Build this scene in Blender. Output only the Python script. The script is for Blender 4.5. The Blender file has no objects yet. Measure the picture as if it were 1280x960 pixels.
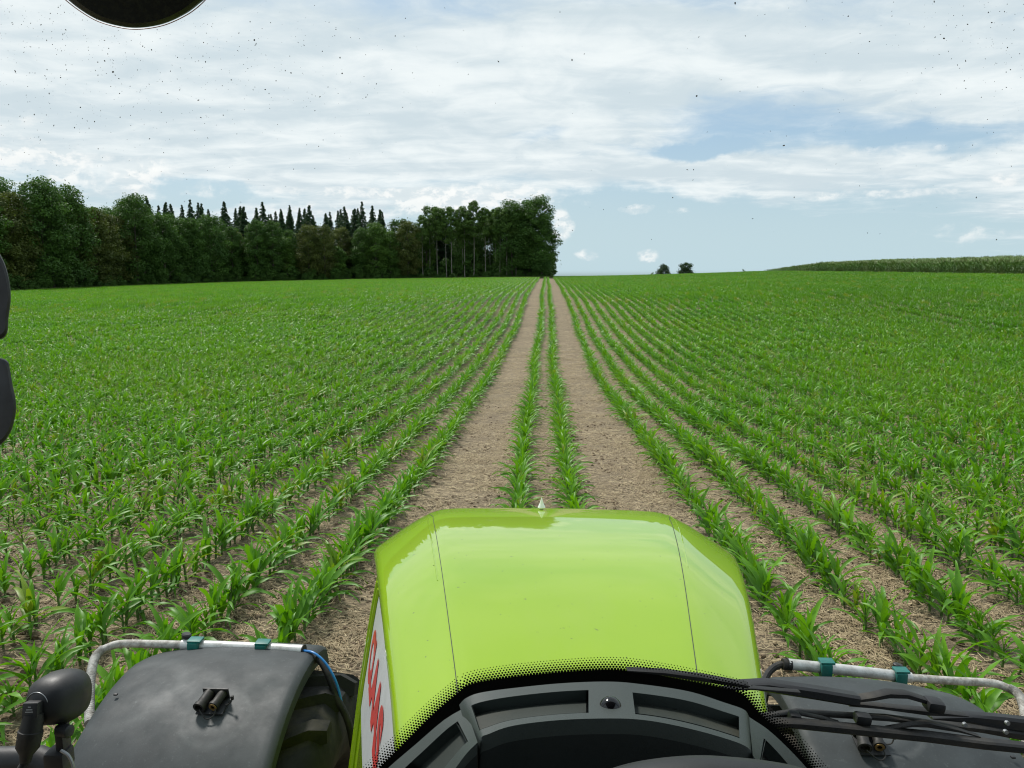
import bpy, bmesh, math, random
import numpy as np
from mathutils import Vector, Matrix, noise

R = math.radians
scene = bpy.context.scene
COL = scene.collection
random.seed(7)
rng = np.random.default_rng(7)

# ------------------------------------------------------------------ camera
CAMZ = 2.9
PITCH, YAW = R(8.5), R(2.56)
cd = bpy.data.cameras.new('camera'); cam = bpy.data.objects.new('camera', cd); COL.objects.link(cam)
cam.location = (0, 0, CAMZ); cam.rotation_euler = (math.pi/2 - PITCH, 0, YAW)
cd.sensor_width = 36; cd.lens = 27.0; cd.clip_start = 0.05; cd.clip_end = 9000
scene.camera = cam
CM = cam.rotation_euler.to_matrix()

def ray(px, py):                       # direction of a photo pixel (1280x960), forward component 1
    return CM @ Vector(((px-640)/960, -(py-480)/960, -1.0))
def P(px, py, Z):                      # point at depth Z metres in front of the camera
    return Vector((0, 0, CAMZ)) + ray(px, py)*Z
CMI = CM.inverted()
def proj(p):
    q = CMI @ (Vector(p) - Vector((0, 0, CAMZ)))
    if q.z > -0.01: return (-9999, -9999, -1)
    return (640 + 960*q.x/-q.z, 480 - 960*q.y/-q.z, -q.z)

# ------------------------------------------------------------------ light
SUN_EL, SUN_AZ = 52, -38               # azimuth from +Y (ahead), negative = to the left
w = bpy.data.worlds.new('World'); scene.world = w; w.use_nodes = True
N, L = w.node_tree.nodes, w.node_tree.links
N.clear()
def nd(t, **k):
    n = N.new(t)
    for a, v in k.items(): setattr(n, a, v)
    return n
def val(n, i, v):
    n.inputs[i].default_value = v
def mth(op, a, b=None, c=None, clamp=False):
    n = N.new('ShaderNodeMath'); n.operation = op; n.use_clamp = clamp
    for i, s in enumerate((a, b, c)):
        if s is None: continue
        if isinstance(s, (int, float)): n.inputs[i].default_value = s
        else: L.new(s, n.inputs[i])
    return n.outputs[0]
def mapr(s, a, b, c=0.0, d=1.0, interp='SMOOTHSTEP'):
    n = N.new('ShaderNodeMapRange'); n.interpolation_type = interp
    L.new(s, n.inputs[0])
    for i, v in enumerate((a, b, c, d)): n.inputs[i+1].default_value = v
    return n.outputs[0]
def vcomb(x, y, z):
    n = N.new('ShaderNodeCombineXYZ')
    for i, s in enumerate((x, y, z)):
        if isinstance(s, (int, float)): n.inputs[i].default_value = s
        else: L.new(s, n.inputs[i])
    return n.outputs[0]
def nz(vec, scale, detail=8, rough=.55, dist=0.0, lac=2.0):
    n = N.new('ShaderNodeTexNoise'); L.new(vec, n.inputs['Vector'])
    n.inputs['Scale'].default_value = scale; n.inputs['Detail'].default_value = detail
    n.inputs['Roughness'].default_value = rough; n.inputs['Distortion'].default_value = dist
    n.inputs['Lacunarity'].default_value = lac
    return n.outputs['Fac']
def mixc(f, a, b, bt='MIX'):
    n = N.new('ShaderNodeMix'); n.data_type = 'RGBA'; n.blend_type = bt; n.clamp_factor = True
    for i, s in ((0, f), (6, a), (7, b)):
        if isinstance(s, (int, float)): n.inputs[i].default_value = s
        elif isinstance(s, tuple): n.inputs[i].default_value = (*s, 1)
        else: L.new(s, n.inputs[i])
    return n.outputs[2]
sky = nd('ShaderNodeTexSky', sky_type='NISHITA', sun_disc=False)
sky.sun_elevation = R(SUN_EL); sky.sun_rotation = R(SUN_AZ); sky.air_density = 1.1; sky.dust_density = 1.6; sky.ozone_density = 1.5
tc = nd('ShaderNodeTexCoord')
sp = nd('ShaderNodeSeparateXYZ'); L.new(tc.outputs['Generated'], sp.inputs[0])
dx, dy, dz = sp.outputs
zp = mth('MAXIMUM', dz, 0.0)
# layer plane coordinates for the high stratiform cloud
inv = mth('DIVIDE', 1.0, mth('ADD', zp, 0.10))
pl = vcomb(mth('MULTIPLY', dx, inv), mth('MULTIPLY', dy, inv), 0.0)
plx = vcomb(mth('MULTIPLY', mth('MULTIPLY', dx, inv), 0.55), mth('MULTIPLY', dy, inv), 3.7)
n1 = nz(plx, 1.15, 9, .56, .35)
n2 = nz(pl, 4.2, 9, .60, .5)
n3 = nz(vcomb(mth('MULTIPLY', mth('MULTIPLY', dx, inv), 0.35), mth('MULTIPLY', dy, inv), 9.1), 2.3, 7, .5, .6)
cov = mth('ADD', mth('MULTIPLY', n1, .72), mth('MULTIPLY', n2, .28))
wn1 = nz(tc.outputs['Generated'], 7.0, 6, .6); wn2 = nz(vcomb(dy, dz, dx), 8.0, 6, .6)
AZI = mth('ADD', mth('ARCTAN2', dx, dy), mth('MULTIPLY', mth('SUBTRACT', wn1, .5), .16)); ELE = mth('ADD', mth('ARCSINE', dz), mth('MULTIPLY', mth('SUBTRACT', wn2, .5), .055))
AZ0, EL0 = mth('ARCTAN2', dx, dy), mth('ARCSINE', dz)
def dirblob(px, py, rx, ry, soft=1.0, warp=True):     # soft elliptical region of the sky round one compass direction
    d = ray(px, py).normalized()
    az, el = math.atan2(d.x, d.y), math.asin(d.z)
    a, e = (AZI, ELE) if warp else (AZ0, EL0)
    u = mth('DIVIDE', mth('SUBTRACT', a, az), rx/960); v = mth('DIVIDE', mth('SUBTRACT', e, el), ry/960)
    r2 = mth('ADD', mth('MULTIPLY', u, u), mth('MULTIPLY', v, v))
    return mapr(r2, 0.0, 1.0, 1.0, 0.0)
def addall(l):
    s = l[0]
    for t in l[1:]: s = mth('ADD', s, t)
    return s
gaps = addall([mth('MULTIPLY', dirblob(*g[:4]), g[4]) for g in (
    (985, 150, 200, 44, .12), (860, 186, 90, 14, .24), (665, 168, 80, 14, .26), (262, 243, 60, 26, .36),
    (800, 300, 210, 75, .50), (1010, 300, 300, 55, .26), (560, 268, 90, 22, .22), (40, 20, 130, 60, -.1),
    (1190, 175, 130, 22, .22))])
fill = addall([mth('MULTIPLY', dirblob(*g[:4]), g[4]) for g in (
    (300, 110, 440, 140, .22), (640, 130, 300, 60, .12), (1000, 215, 420, 30, .16), (760, 60, 300, 70, .10), (1200, 90, 200, 50, .10))])
elmask = mapr(dz, 0.02, 0.16, -.05, .05)
covv = addall([cov, elmask, fill])
covv = mth('SUBTRACT', covv, gaps)
dens = mapr(covv, .32, .62)
# thickness shading of the deck
shade = mapr(mth('ADD', mth('MULTIPLY', n3, .6), mth('MULTIPLY', n2, .4)), .38, .66)
deck = mixc(shade, (6.1, 7.1, 7.6), (8.5, 9.1, 9.2))
# cumulus heads low over the horizon
cvec = vcomb(mth('ARCTAN2', dx, dy), mth('MULTIPLY', mth('ARCSINE', dz), 1.5), 0.0)
c1 = nz(cvec, 26.0, 8, .60, .2)
cum = [(703, 285, 22, 26, 1.05), (735, 318, 24, 12, .74), (810, 320, 22, 13, .76), (795, 261, 32, 10, .85), (845, 264, 20, 8, .6), (610, 250, 150, 34, .8), (180, 225, 120, 40, .5),
       (20, 175, 90, 46, .5), (450, 241, 150, 11, .8), (60, 210, 160, 30, .35), (400, 268, 160, 22, .7), (1270, 224, 50, 14, .75), (1100, 243, 130, 8, .6),
       (1215, 290, 90, 26, .34), (540, 250, 60, 20, .7), (1130, 187, 100, 9, .45)]
cb = addall([mth('MULTIPLY', dirblob(*g[:4], 1, False), g[4]) for g in cum])
cumd = mapr(mth('ADD', cb, mth('MULTIPLY', mth('SUBTRACT', c1, .5), 2.1)), .38, 1.10)
c2 = nz(vcomb(mth('ADD', mth('ARCTAN2', dx, dy), .004), mth('MULTIPLY', mth('ADD', mth('ARCSINE', dz), -.006), 1.5), 0.0), 26.0, 8, .60, .2)
lit = mapr(mth('SUBTRACT', c1, c2), -.06, .07)
cumc = mixc(lit, (7.0, 7.8, 8.1), (9.6, 9.7, 9.5))
skyb = mixc(.62, sky.outputs[0], (3.7, 5.7, 7.6))
hz = mapr(dz, 0.0, .20, 1.0, 0.0)
skyb = mixc(mth('MULTIPLY', hz, .85), skyb, (5.4, 7.0, 7.5))
c = mixc(dens, skyb, deck)
c = mixc(mth('MULTIPLY', cumd, .8), c, cumc)
below = mapr(dz, -.02, 0.0, 1.0, 0.0)
c = mixc(below, c, (1.2, 1.4, .9))
bg = nd('ShaderNodeBackground'); L.new(c, bg.inputs[0]); val(bg, 1, .10)
wo = nd('ShaderNodeOutputWorld'); L.new(bg.outputs[0], wo.inputs[0])
w.cycles.sampling_method = 'MANUAL'; w.cycles.sample_map_resolution = 1024

sd = bpy.data.lights.new('sun', 'SUN'); sun = bpy.data.objects.new('sun', sd); COL.objects.link(sun)
sd.energy = 3.6; sd.angle = R(9); sd.color = (1, .96, .9)
sdir = Vector((math.sin(R(SUN_AZ))*math.cos(R(SUN_EL)), math.cos(R(SUN_AZ))*math.cos(R(SUN_EL)), math.sin(R(SUN_EL))))
sun.rotation_euler = sdir.to_track_quat('Z', 'Y').to_euler()
vs = scene.view_settings
vs.view_transform = 'Standard'; vs.look = 'None'; vs.exposure = 0.06; vs.gamma = 1
scene.cycles.max_bounces = 6; scene.cycles.diffuse_bounces = 3; scene.cycles.glossy_bounces = 3
scene.cycles.transmission_bounces = 4; scene.cycles.transparent_max_bounces = 8
scene.cycles.caustics_reflective = False; scene.cycles.caustics_refractive = False
scene.cycles.sample_clamp_indirect = 6
scene.cycles.pixel_filter_type = 'BLACKMAN_HARRIS'; scene.cycles.filter_width = 1.15

# ------------------------------------------------------------------ terrain
PY = np.array([-4000, -60, 5.5, 11, 24, 36, 50, 62, 75, 110, 165, 215, 245, 300, 450, 1000, 4000.])
PD = np.array([60, 2.9, 2.9, 3.3, 4.0, 4.1, 3.95, 3.45, 2.95, 2.62, 2.50, 2.40, 2.66, 4.2, 9.5, 26, 95.])
def drop(x, y):
    x = np.asarray(x, float); y = np.asarray(y, float)
    p = sum(np.interp(y + o, PY, PD) for o in (-4, -2, 0, 2, 4))/5
    f = np.clip((y-20)/60, 0, 1); f = f*f*(3-2*f)
    xl = np.clip(-x, 0, 160); xr = np.clip(x, 0, 110)
    s = 1.35*(xl/90)**1.3 - 1.75*(xr/68)**1.6
    far = np.clip((700-y)/400, 0, 1)
    return p + s*f*far
def G(x, y):
    return CAMZ - drop(x, y)
def gz(x, y): return float(G(x, y))

# ------------------------------------------------------------------ helpers
class MT:
    """small node-material builder"""
    def __init__(s, name):
        s.m = bpy.data.materials.new(name); s.m.use_nodes = True
        s.t = s.m.node_tree; s.N = s.t.nodes; s.L = s.t.links
        s.b = s.N['Principled BSDF']; s.out = s.N['Material Output']
    def n(s, t, ins=None, **k):
        n = s.N.new(t)
        for a, v in k.items(): setattr(n, a, v)
        for i, v in (ins or {}).items():
            if hasattr(v, 'is_output'): s.L.new(v, n.inputs[i])
            elif isinstance(v, tuple) and len(v) == 3 and n.inputs[i].type == 'RGBA': n.inputs[i].default_value = (*v, 1)
            else: n.inputs[i].default_value = v
        return n
    def noise(s, vec, scale, detail=5, rough=.55, dist=0.):
        return s.n('ShaderNodeTexNoise', {'Vector': vec, 'Scale': scale, 'Detail': detail, 'Roughness': rough, 'Distortion': dist}).outputs['Fac']
    def mr(s, v, a, b, c=0., d=1.):
        return s.n('ShaderNodeMapRange', {0: v, 1: a, 2: b, 3: c, 4: d}).outputs[0]
    def math(s, op, a, b=0.):
        return s.n('ShaderNodeMath', {0: a, 1: b}, operation=op).outputs[0]
    def mix(s, f, a, b, bt='MIX'):
        return s.n('ShaderNodeMix', {0: f, 6: a, 7: b}, data_type='RGBA', blend_type=bt).outputs[2]
    def bump(s, h, st=.3, d=.01):
        o = s.n('ShaderNodeBump', {'Height': h, 'Strength': st, 'Distance': d}).outputs[0]
        s.L.new(o, s.b.inputs['Normal']); return o
    def set(s, **k):
        for a, v in k.items():
            i = s.b.inputs[a.replace('_', ' ')]
            if hasattr(v, 'is_output'): s.L.new(v, i)
            elif isinstance(v, tuple) and len(v) == 3: i.default_value = (*v, 1)
            else: i.default_value = v
        return s
    @property
    def obj(s): return s.n('ShaderNodeTexCoord').outputs['Object']
    @property
    def pos(s): return s.n('ShaderNodeNewGeometry').outputs['Position']
    @property
    def rnd(s): return s.n('ShaderNodeObjectInfo').outputs['Random']

def plastic(name, col, rough=.5, var=.25, sc=9., bump=.05, bsc=260., spec=.5, dust=None, dustamt=.3):
    t = MT(name); o = t.obj
    nn = t.noise(o, sc, 6, .6)
    c = t.mix(t.mr(nn, .3, .7), tuple(v*(1-var) for v in col), tuple(v*(1+var) for v in col))
    if dust:
        d = t.mr(t.noise(o, sc*.45, 8, .68, .6), .48, .72, 0, dustamt)
        c = t.mix(d, c, dust)
    t.set(Base_Color=c, Roughness=t.mr(t.noise(o, sc*1.7, 5, .6), .3, .7, rough*.85, min(1, rough*1.15)), Specular_IOR_Level=spec)
    if bump: t.bump(t.noise(o, bsc, 3, .6), bump, .002)
    return t.m

class MB:
    def __init__(s): s.v = []; s.f = []; s.mi = []; s.cur = 0
    def add(s, vs, fs):
        k = len(s.v); s.v += [tuple(p) for p in vs]; s.f += [tuple(k+i for i in f) for f in fs]; s.mi += [s.cur]*len(fs); return s
    def grid(s, rows, closed=False):
        k = len(rows[0]); vs = [p for r in rows for p in r]; fs = []
        for j in range(len(rows)-1):
            for i in range(k if closed else k-1):
                a = j*k+i; b = j*k+(i+1) % k
                fs.append((a, b, b+k, a+k))
        return s.add(vs, fs)
    def tube(s, path, r, n=12, cap=True):
        path = [Vector(p) for p in path]; m = len(path)
        rad = r if isinstance(r, (list, tuple)) else [r]*m
        rows = []; up = None
        for i, p in enumerate(path):
            d = (path[min(i+1, m-1)]-path[max(i-1, 0)]).normalized()
            if up is None: up = Vector((0, 0, 1)) if abs(d.z) < .9 else Vector((1, 0, 0))
            a = (up - d*up.dot(d)).normalized(); b = d.cross(a); up = a
            rows.append([p + (a*math.cos(t)+b*math.sin(t))*rad[i] for t in [2*math.pi*q/n for q in range(n)]])
        s.grid(rows, True)
        if cap:
            s.add(rows[0], [tuple(range(n))[::-1]]); s.add(rows[-1], [tuple(range(n))])
        return s
    def box(s, c, sx, sy, sz, rot=None, ch=0.0):
        c = Vector(c); rot = rot or Matrix.Identity(3)
        bm = bmesh.new(); bmesh.ops.create_cube(bm, size=1)
        for v in bm.verts: v.co = Vector((v.co.x*sx, v.co.y*sy, v.co.z*sz))
        if ch: bmesh.ops.bevel(bm, geom=bm.edges[:], offset=ch, segments=2, affect='EDGES', profile=.6)
        bm.verts.ensure_lookup_table(); bm.faces.ensure_lookup_table()
        for i, v in enumerate(bm.verts): v.index = i
        s.add([c + rot @ v.co for v in bm.verts], [[v.index for v in f.verts] for f in bm.faces]); bm.free(); return s
    def lathe(s, c, axis, prof, n=24):          # prof: (along, radius)
        c = Vector(c); d = Vector(axis).normalized()
        a = d.orthogonal().normalized(); b = d.cross(a)
        rows = [[c + d*h + (a*math.cos(t)+b*math.sin(t))*max(r, 1e-4) for t in [2*math.pi*q/n for q in range(n)]] for h, r in prof]
        return s.grid(rows, True)
    def mesh(s, name, mats, smooth=True, merge=0.0):
        me = bpy.data.meshes.new(name); me.from_pydata(s.v, [], s.f)
        for m in (mats if isinstance(mats, (list, tuple)) else [mats]): me.materials.append(m)
        me.polygons.foreach_set('material_index', s.mi)
        if merge:
            bm = bmesh.new(); bm.from_mesh(me); bmesh.ops.remove_doubles(bm, verts=bm.verts, dist=merge)
            bmesh.ops.recalc_face_normals(bm, faces=bm.faces); bm.to_mesh(me); bm.free()
        if smooth:
            me.polygons.foreach_set('use_smooth', [True]*len(me.polygons))
        me.update(); return me
    def build(s, name, mats, parent=None, smooth=True, merge=1e-5, auto=35, label=None):
        me = s.mesh(name, mats, smooth, merge)
        o = bpy.data.objects.new(name, me); COL.objects.link(o)
        if smooth and auto: me.set_sharp_from_angle(angle=R(auto))
        if parent is not None:
            o.parent = parent
        if label: o['label'] = label
        return o
def tag(o, label, cat, group=None, kind=None):
    if label: o['label'] = label
    if cat: o['category'] = cat
    if group: o['group'] = group
    if kind: o['kind'] = kind
    return o
def empty(name, loc, label, cat, group=None):
    o = bpy.data.objects.new(name, None); COL.objects.link(o); o.location = loc; o.empty_display_size = .1
    return tag(o, label, cat, group)
def bez(pts, n=10):                   # Catmull-Rom through pts
    pts = [Vector(p) for p in pts]; out = []
    q = [pts[0]*2-pts[1]] + pts + [pts[-1]*2-pts[-2]]
    for i in range(1, len(q)-2):
        a, b, c_, d = q[i-1], q[i], q[i+1], q[i+2]
        for k in range(n):
            t = k/n
            out.append(.5*((2*b)+(c_-a)*t+(2*a-5*b+4*c_-d)*t*t+(3*b-a-3*c_+d)*t**3))
    out.append(pts[-1]); return out

# scatter object: ONE object whose geometry nodes copy source meshes onto its vertices
def scatter(name, pts, rot, scl, var, meshes, label, parent=None):
    me = bpy.data.meshes.new(name); n = len(pts)
    me.vertices.add(n); me.vertices.foreach_set('co', np.asarray(pts, np.float32).ravel())
    a = me.attributes.new('rot', 'FLOAT_VECTOR', 'POINT'); a.data.foreach_set('vector', np.asarray(rot, np.float32).ravel())
    a = me.attributes.new('scl', 'FLOAT', 'POINT'); a.data.foreach_set('value', np.asarray(scl, np.float32))
    a = me.attributes.new('vari', 'INT', 'POINT'); a.data.foreach_set('value', np.asarray(var, np.int32))
    o = bpy.data.objects.new(name, me); COL.objects.link(o)
    g = bpy.data.node_groups.new(name, 'GeometryNodeTree')
    g.interface.new_socket('Geometry', in_out='INPUT', socket_type='NodeSocketGeometry')
    g.interface.new_socket('Geometry', in_out='OUTPUT', socket_type='NodeSocketGeometry')
    gi = g.nodes.new('NodeGroupInput'); go = g.nodes.new('NodeGroupOutput')
    jo = g.nodes.new('GeometryNodeJoinGeometry')
    for m in reversed(meshes):
        so = bpy.data.objects.new(m.name, m)
        oi = g.nodes.new('GeometryNodeObjectInfo'); oi.inputs['Object'].default_value = so
        ti = g.nodes.new('GeometryNodeGeometryToInstance')
        g.links.new(oi.outputs['Geometry'], ti.inputs[0]); g.links.new(ti.outputs[0], jo.inputs[0])
    ip = g.nodes.new('GeometryNodeInstanceOnPoints'); ip.inputs['Pick Instance'].default_value = True
    def na(nm, dt):
        x = g.nodes.new('GeometryNodeInputNamedAttribute'); x.data_type = dt; x.inputs['Name'].default_value = nm
        return x.outputs['Attribute']
    er = g.nodes.new('FunctionNodeEulerToRotation')
    g.links.new(na('rot', 'FLOAT_VECTOR'), er.inputs[0])
    g.links.new(gi.outputs[0], ip.inputs['Points']); g.links.new(jo.outputs[0], ip.inputs['Instance'])
    g.links.new(na('vari', 'INT'), ip.inputs['Instance Index'])
    g.links.new(er.outputs[0], ip.inputs['Rotation']); g.links.new(na('scl', 'FLOAT'), ip.inputs['Scale'])
    g.links.new(ip.outputs[0], go.inputs[0])
    md = o.modifiers.new('scatter', 'NODES'); md.node_group = g
    tag(o, label, None, kind='stuff')
    if parent: o.parent = parent
    return o

# ------------------------------------------------------------------ ground sheet
def soil_material():
    t = MT('field_soil'); p = t.pos
    big = t.noise(p, .22, 5, .6); mid = t.noise(p, 2.6, 6, .65); fin = t.noise(p, 26, 6, .7)
    c = t.mix(t.mr(mid, .3, .7), (.122, .096, .062), (.205, .166, .110))
    c = t.mix(t.mr(big, .35, .7, 0, .5), c, (.27, .205, .140))
    c = t.mix(t.mr(fin, .42, .70, 0, .75), c, (.060, .045, .030))
    # chopped straw lying on the soil: thin stretched cells turned two ways
    for ang, thr in ((.5, .57), (2.0, .585), (1.2, .60)):
        mp = t.n('ShaderNodeMapping', {'Vector': p, 'Rotation': (0, 0, ang), 'Scale': (4.0, 40.0, 4.0)})
        s = t.noise(mp.outputs[0], 1.6, 3, .6, .25)
        msk = t.math('MULTIPLY', t.mr(s, thr, thr+.05), t.mr(t.noise(p, 1.1, 4, .6), .30, .62, .2, 1.))
        c = t.mix(msk, c, (.52, .42, .26))
    c = t.mix(t.mr(t.noise(p, 9, 5, .75), .56, .66, 0, .55), c, (.07, .052, .034))
    c = t.mix(t.mr(t.noise(p, 13, 4, .8), .60, .68, 0, .6), c, (.40, .33, .22))
    t.set(Base_Color=c, Roughness=.95, Specular_IOR_Level=.2)
    h = t.math('ADD', t.math('MULTIPLY', mid, .6), t.math('MULTIPLY', fin, .5))
    t.bump(h, .9, .05)
    return t.m
M_SOIL = soil_material()
def axis(segs):
    out = []
    for a, b, st in segs:
        n = max(1, int(round((b-a)/st))); out += list(np.linspace(a, b, n, endpoint=False))
    return np.array(out + [segs[-1][1]])
gx = axis([(-4000, -400, 600), (-400, -120, 20), (-120, -20, 3), (-20, -9, .6), (-9, 9, .065), (9, 20, .6), (20, 120, 3), (120, 400, 20), (400, 4000, 600)])
gy = axis([(-4000, -60, 800), (-60, 0, 6), (0, 2.6, .5), (2.6, 14, .065), (14, 30, .4), (30, 110, 2), (110, 300, 4), (300, 600, 20), (600, 4000, 200)])
X, Y = np.meshgrid(gx, gy)
Z = G(X, Y)
near = ((np.abs(X) < 9.01) & (Y > 2.6) & (Y < 14.01))
rough = np.zeros_like(Z)
for j, i in zip(*np.nonzero(near)):
    x, y = X[j, i], Y[j, i]
    rough[j, i] = .030*noise.noise((x*3.1, y*3.1, 0)) + .028*noise.noise((x*9, y*9, 4)) + .014*noise.noise((x*19, y*19, 7))
ef = np.clip((9-np.abs(X))/1., 0, 1)*np.clip((14-Y)/2., 0, 1)*np.clip((Y-2.6)/.5, 0, 1)
Z = Z + rough*ef
ny, nx = X.shape
vv = np.stack([X, Y, Z], -1).reshape(-1, 3)
idx = np.arange(ny*nx).reshape(ny, nx)
ff = np.stack([idx[:-1, :-1], idx[:-1, 1:], idx[1:, 1:], idx[1:, :-1]], -1).reshape(-1, 4)
me = bpy.data.meshes.new('ground'); me.vertices.add(len(vv)); me.vertices.foreach_set('co', vv.astype(np.float32).ravel())
me.loops.add(ff.size); me.loops.foreach_set('vertex_index', ff.astype(np.int32).ravel())
me.polygons.add(len(ff)); me.polygons.foreach_set('loop_start', np.arange(0, ff.size, 4, dtype=np.int32)); me.update(calc_edges=True)
me.polygons.foreach_set('use_smooth', [True]*len(ff)); me.materials.append(M_SOIL)
ground = bpy.data.objects.new('ground', me); COL.objects.link(ground)
tag(ground, 'brown stubble soil of the maize field with pale wheel tracks', None, kind='structure')

# ------------------------------------------------------------------ young maize
def leaf_material():
    t = MT('maize_leaf'); p = t.pos
    at = t.n('ShaderNodeAttribute', attribute_name='lf').outputs['Fac']
    patch = t.noise(p, .11, 4, .6)
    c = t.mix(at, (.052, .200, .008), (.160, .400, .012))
    c = t.mix(t.mr(patch, .35, .68, 0, .55), c, (.185, .350, .008))
    c = t.mix(t.mr(t.rnd, 0, 1, 0, .35), c, (.040, .140, .010))
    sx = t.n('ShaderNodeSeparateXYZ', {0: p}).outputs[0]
    dk = t.math('MULTIPLY', t.mr(sx, 8, 34, 0, 1), t.mr(t.noise(p, .05, 4, .6), .35, .6, .25, 1.))  # right-hand crop darkened in its colour, imitating weaker sheen from leaf lean
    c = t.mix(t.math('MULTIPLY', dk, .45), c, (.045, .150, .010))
    c = t.mix(t.mr(t.rnd, .93, .95, 0, .6), c, (.24, .30, .03))
    t.set(Base_Color=c, Roughness=.46, Specular_IOR_Level=.36)
    tr = t.n('ShaderNodeBsdfTranslucent', {'Color': t.mix(.0, c, (0, 0, 0))})
    c2 = t.mix(1.0, c, (1.5, 1.5, .5), 'MULTIPLY'); t.L.new(c2, tr.inputs['Color'])
    mx = t.n('ShaderNodeMixShader', {0: .30}); t.L.new(t.b.outputs[0], mx.inputs[1]); t.L.new(tr.outputs[0], mx.inputs[2])
    t.L.new(mx.outputs[0], t.out.inputs[0])
    return t.m
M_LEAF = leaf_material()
t = MT('maize_stalk'); t.set(Base_Color=t.mix(t.mr(t.noise(t.obj, 30), .3, .7), (.06, .14, .03), (.13, .20, .06)), Roughness=.5); M_STALK = t.m

def maize_leaf(V, F, A, base, az, e0, length, width, curl, seg, cross, tw, at):
    k = len(V); ds = length/seg; p = np.array(base, float); e = e0
    side0 = np.array([-math.sin(az), math.cos(az), 0])
    m = 3 if cross == 2 else 2
    for i in range(seg+1):
        t = i/seg
        d = np.array([math.cos(az)*math.cos(e), math.sin(az)*math.cos(e), math.sin(e)])
        up = np.array([-math.cos(az)*math.sin(e), -math.sin(az)*math.sin(e), math.cos(e)])
        a = tw*t; s = side0*math.cos(a)+up*math.sin(a); u2 = -side0*math.sin(a)+up*math.cos(a)
        wd = width*.5*min(1, (t*3.2+.35))*max(.02, (1-t**2.3))
        wav = .10*width*math.sin(t*14+at*9)
        if m == 3:
            V += [tuple(p+s*wd+u2*(wd*.38+wav)), tuple(p), tuple(p-s*wd+u2*(wd*.38-wav))]
        else:
            V += [tuple(p+s*wd), tuple(p-s*wd)]
        A += [at]*m
        p = p+d*ds; e -= curl*(0.35+1.3*t)/seg
    for i in range(seg):
        for q in range(m-1):
            a0 = k+i*m+q; F.append((a0, a0+1, a0+m+1, a0+m))

def plant_geo(r, H=.46, nl=8, seg=7, cross=2, ox=0., oy=0., wide=1.):
    V, F, A = [], [], []
    plane = r.uniform(0, math.pi)
    sh = H*.52
    for i in range(nl):
        t = i/(nl-1)
        az = plane + (i % 2)*math.pi + r.gauss(0, .35)
        e0 = R(34+50*t) + r.gauss(0, .12)
        ln = H*(.56+.46*math.sin(math.pi*min(1, t*.9+.15)))*r.uniform(.8, 1.15)
        if t > .85: ln *= .8
        wd = H*.112*(0.65+.5*math.sin(math.pi*(t*.8+.2)))*r.uniform(.85, 1.15)*wide
        curl = (2.3-1.35*t)*r.uniform(.6, 1.3)
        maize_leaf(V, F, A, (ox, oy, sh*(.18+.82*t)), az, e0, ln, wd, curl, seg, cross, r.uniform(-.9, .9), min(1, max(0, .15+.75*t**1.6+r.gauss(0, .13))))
    return V, F, A, sh
def stalk_geo(V, F, A, sh, H, n=6, ox=0., oy=0.):
    k = len(V)
    rr = [.0125, .0115, .009, .004]
    for j, (h, r_) in enumerate(zip((-.03, sh*.4, sh*.85, sh*1.15), rr)):
        for q in range(n):
            a = 2*math.pi*q/n; V.append((ox+r_*H/.46*math.cos(a), oy+r_*H/.46*math.sin(a), h)); A.append(.3)
    for j in range(3):
        for q in range(n):
            F.append((k+j*n+q, k+j*n+(q+1) % n, k+(j+1)*n+(q+1) % n, k+(j+1)*n+q))
def to_mesh(name, V, F, A, mats, mi=None):
    me = bpy.data.meshes.new(name); me.from_pydata(V, [], F)
    at = me.attributes.new('lf', 'FLOAT', 'POINT'); at.data.foreach_set('value', np.array(A, np.float32))
    for m in mats: me.materials.append(m)
    if mi: me.polygons.foreach_set('material_index', mi)
    me.polygons.foreach_set('use_smooth', [True]*len(me.polygons)); me.update(); return me
rr = random.Random(11)
near_leaf, near_stalk, near_full = [], [], []
for i in range(9):
    H = rr.uniform(.40, .46)
    V, F, A, sh = plant_geo(rr, H, rr.choice([7, 8, 8, 9]), 8, 2)
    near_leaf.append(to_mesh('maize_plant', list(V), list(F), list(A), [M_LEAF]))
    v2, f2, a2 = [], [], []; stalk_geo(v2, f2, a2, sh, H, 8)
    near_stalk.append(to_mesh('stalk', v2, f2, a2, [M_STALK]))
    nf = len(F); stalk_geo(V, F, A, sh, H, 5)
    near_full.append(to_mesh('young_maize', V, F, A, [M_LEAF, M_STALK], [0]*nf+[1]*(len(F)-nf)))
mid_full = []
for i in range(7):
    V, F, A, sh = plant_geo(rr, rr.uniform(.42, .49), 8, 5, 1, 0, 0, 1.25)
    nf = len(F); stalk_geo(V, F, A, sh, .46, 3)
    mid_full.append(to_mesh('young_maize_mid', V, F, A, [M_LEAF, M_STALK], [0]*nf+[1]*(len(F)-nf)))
CH = 1.5
far_chunk = []
for i in range(6):
    V, F, A = [], [], []
    for k in range(10):
        v, f, a, sh = plant_geo(rr, rr.uniform(.41, .49), 7, 3, 1, rr.gauss(0, .025), (k+.5)*.15+rr.gauss(0, .03), 1.2)
        o = len(V); V += v; F += [tuple(o+q for q in ff_) for ff_ in f]; A += a
    far_chunk.append(to_mesh('young_maize_row', V, F, A, [M_LEAF]))

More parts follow.
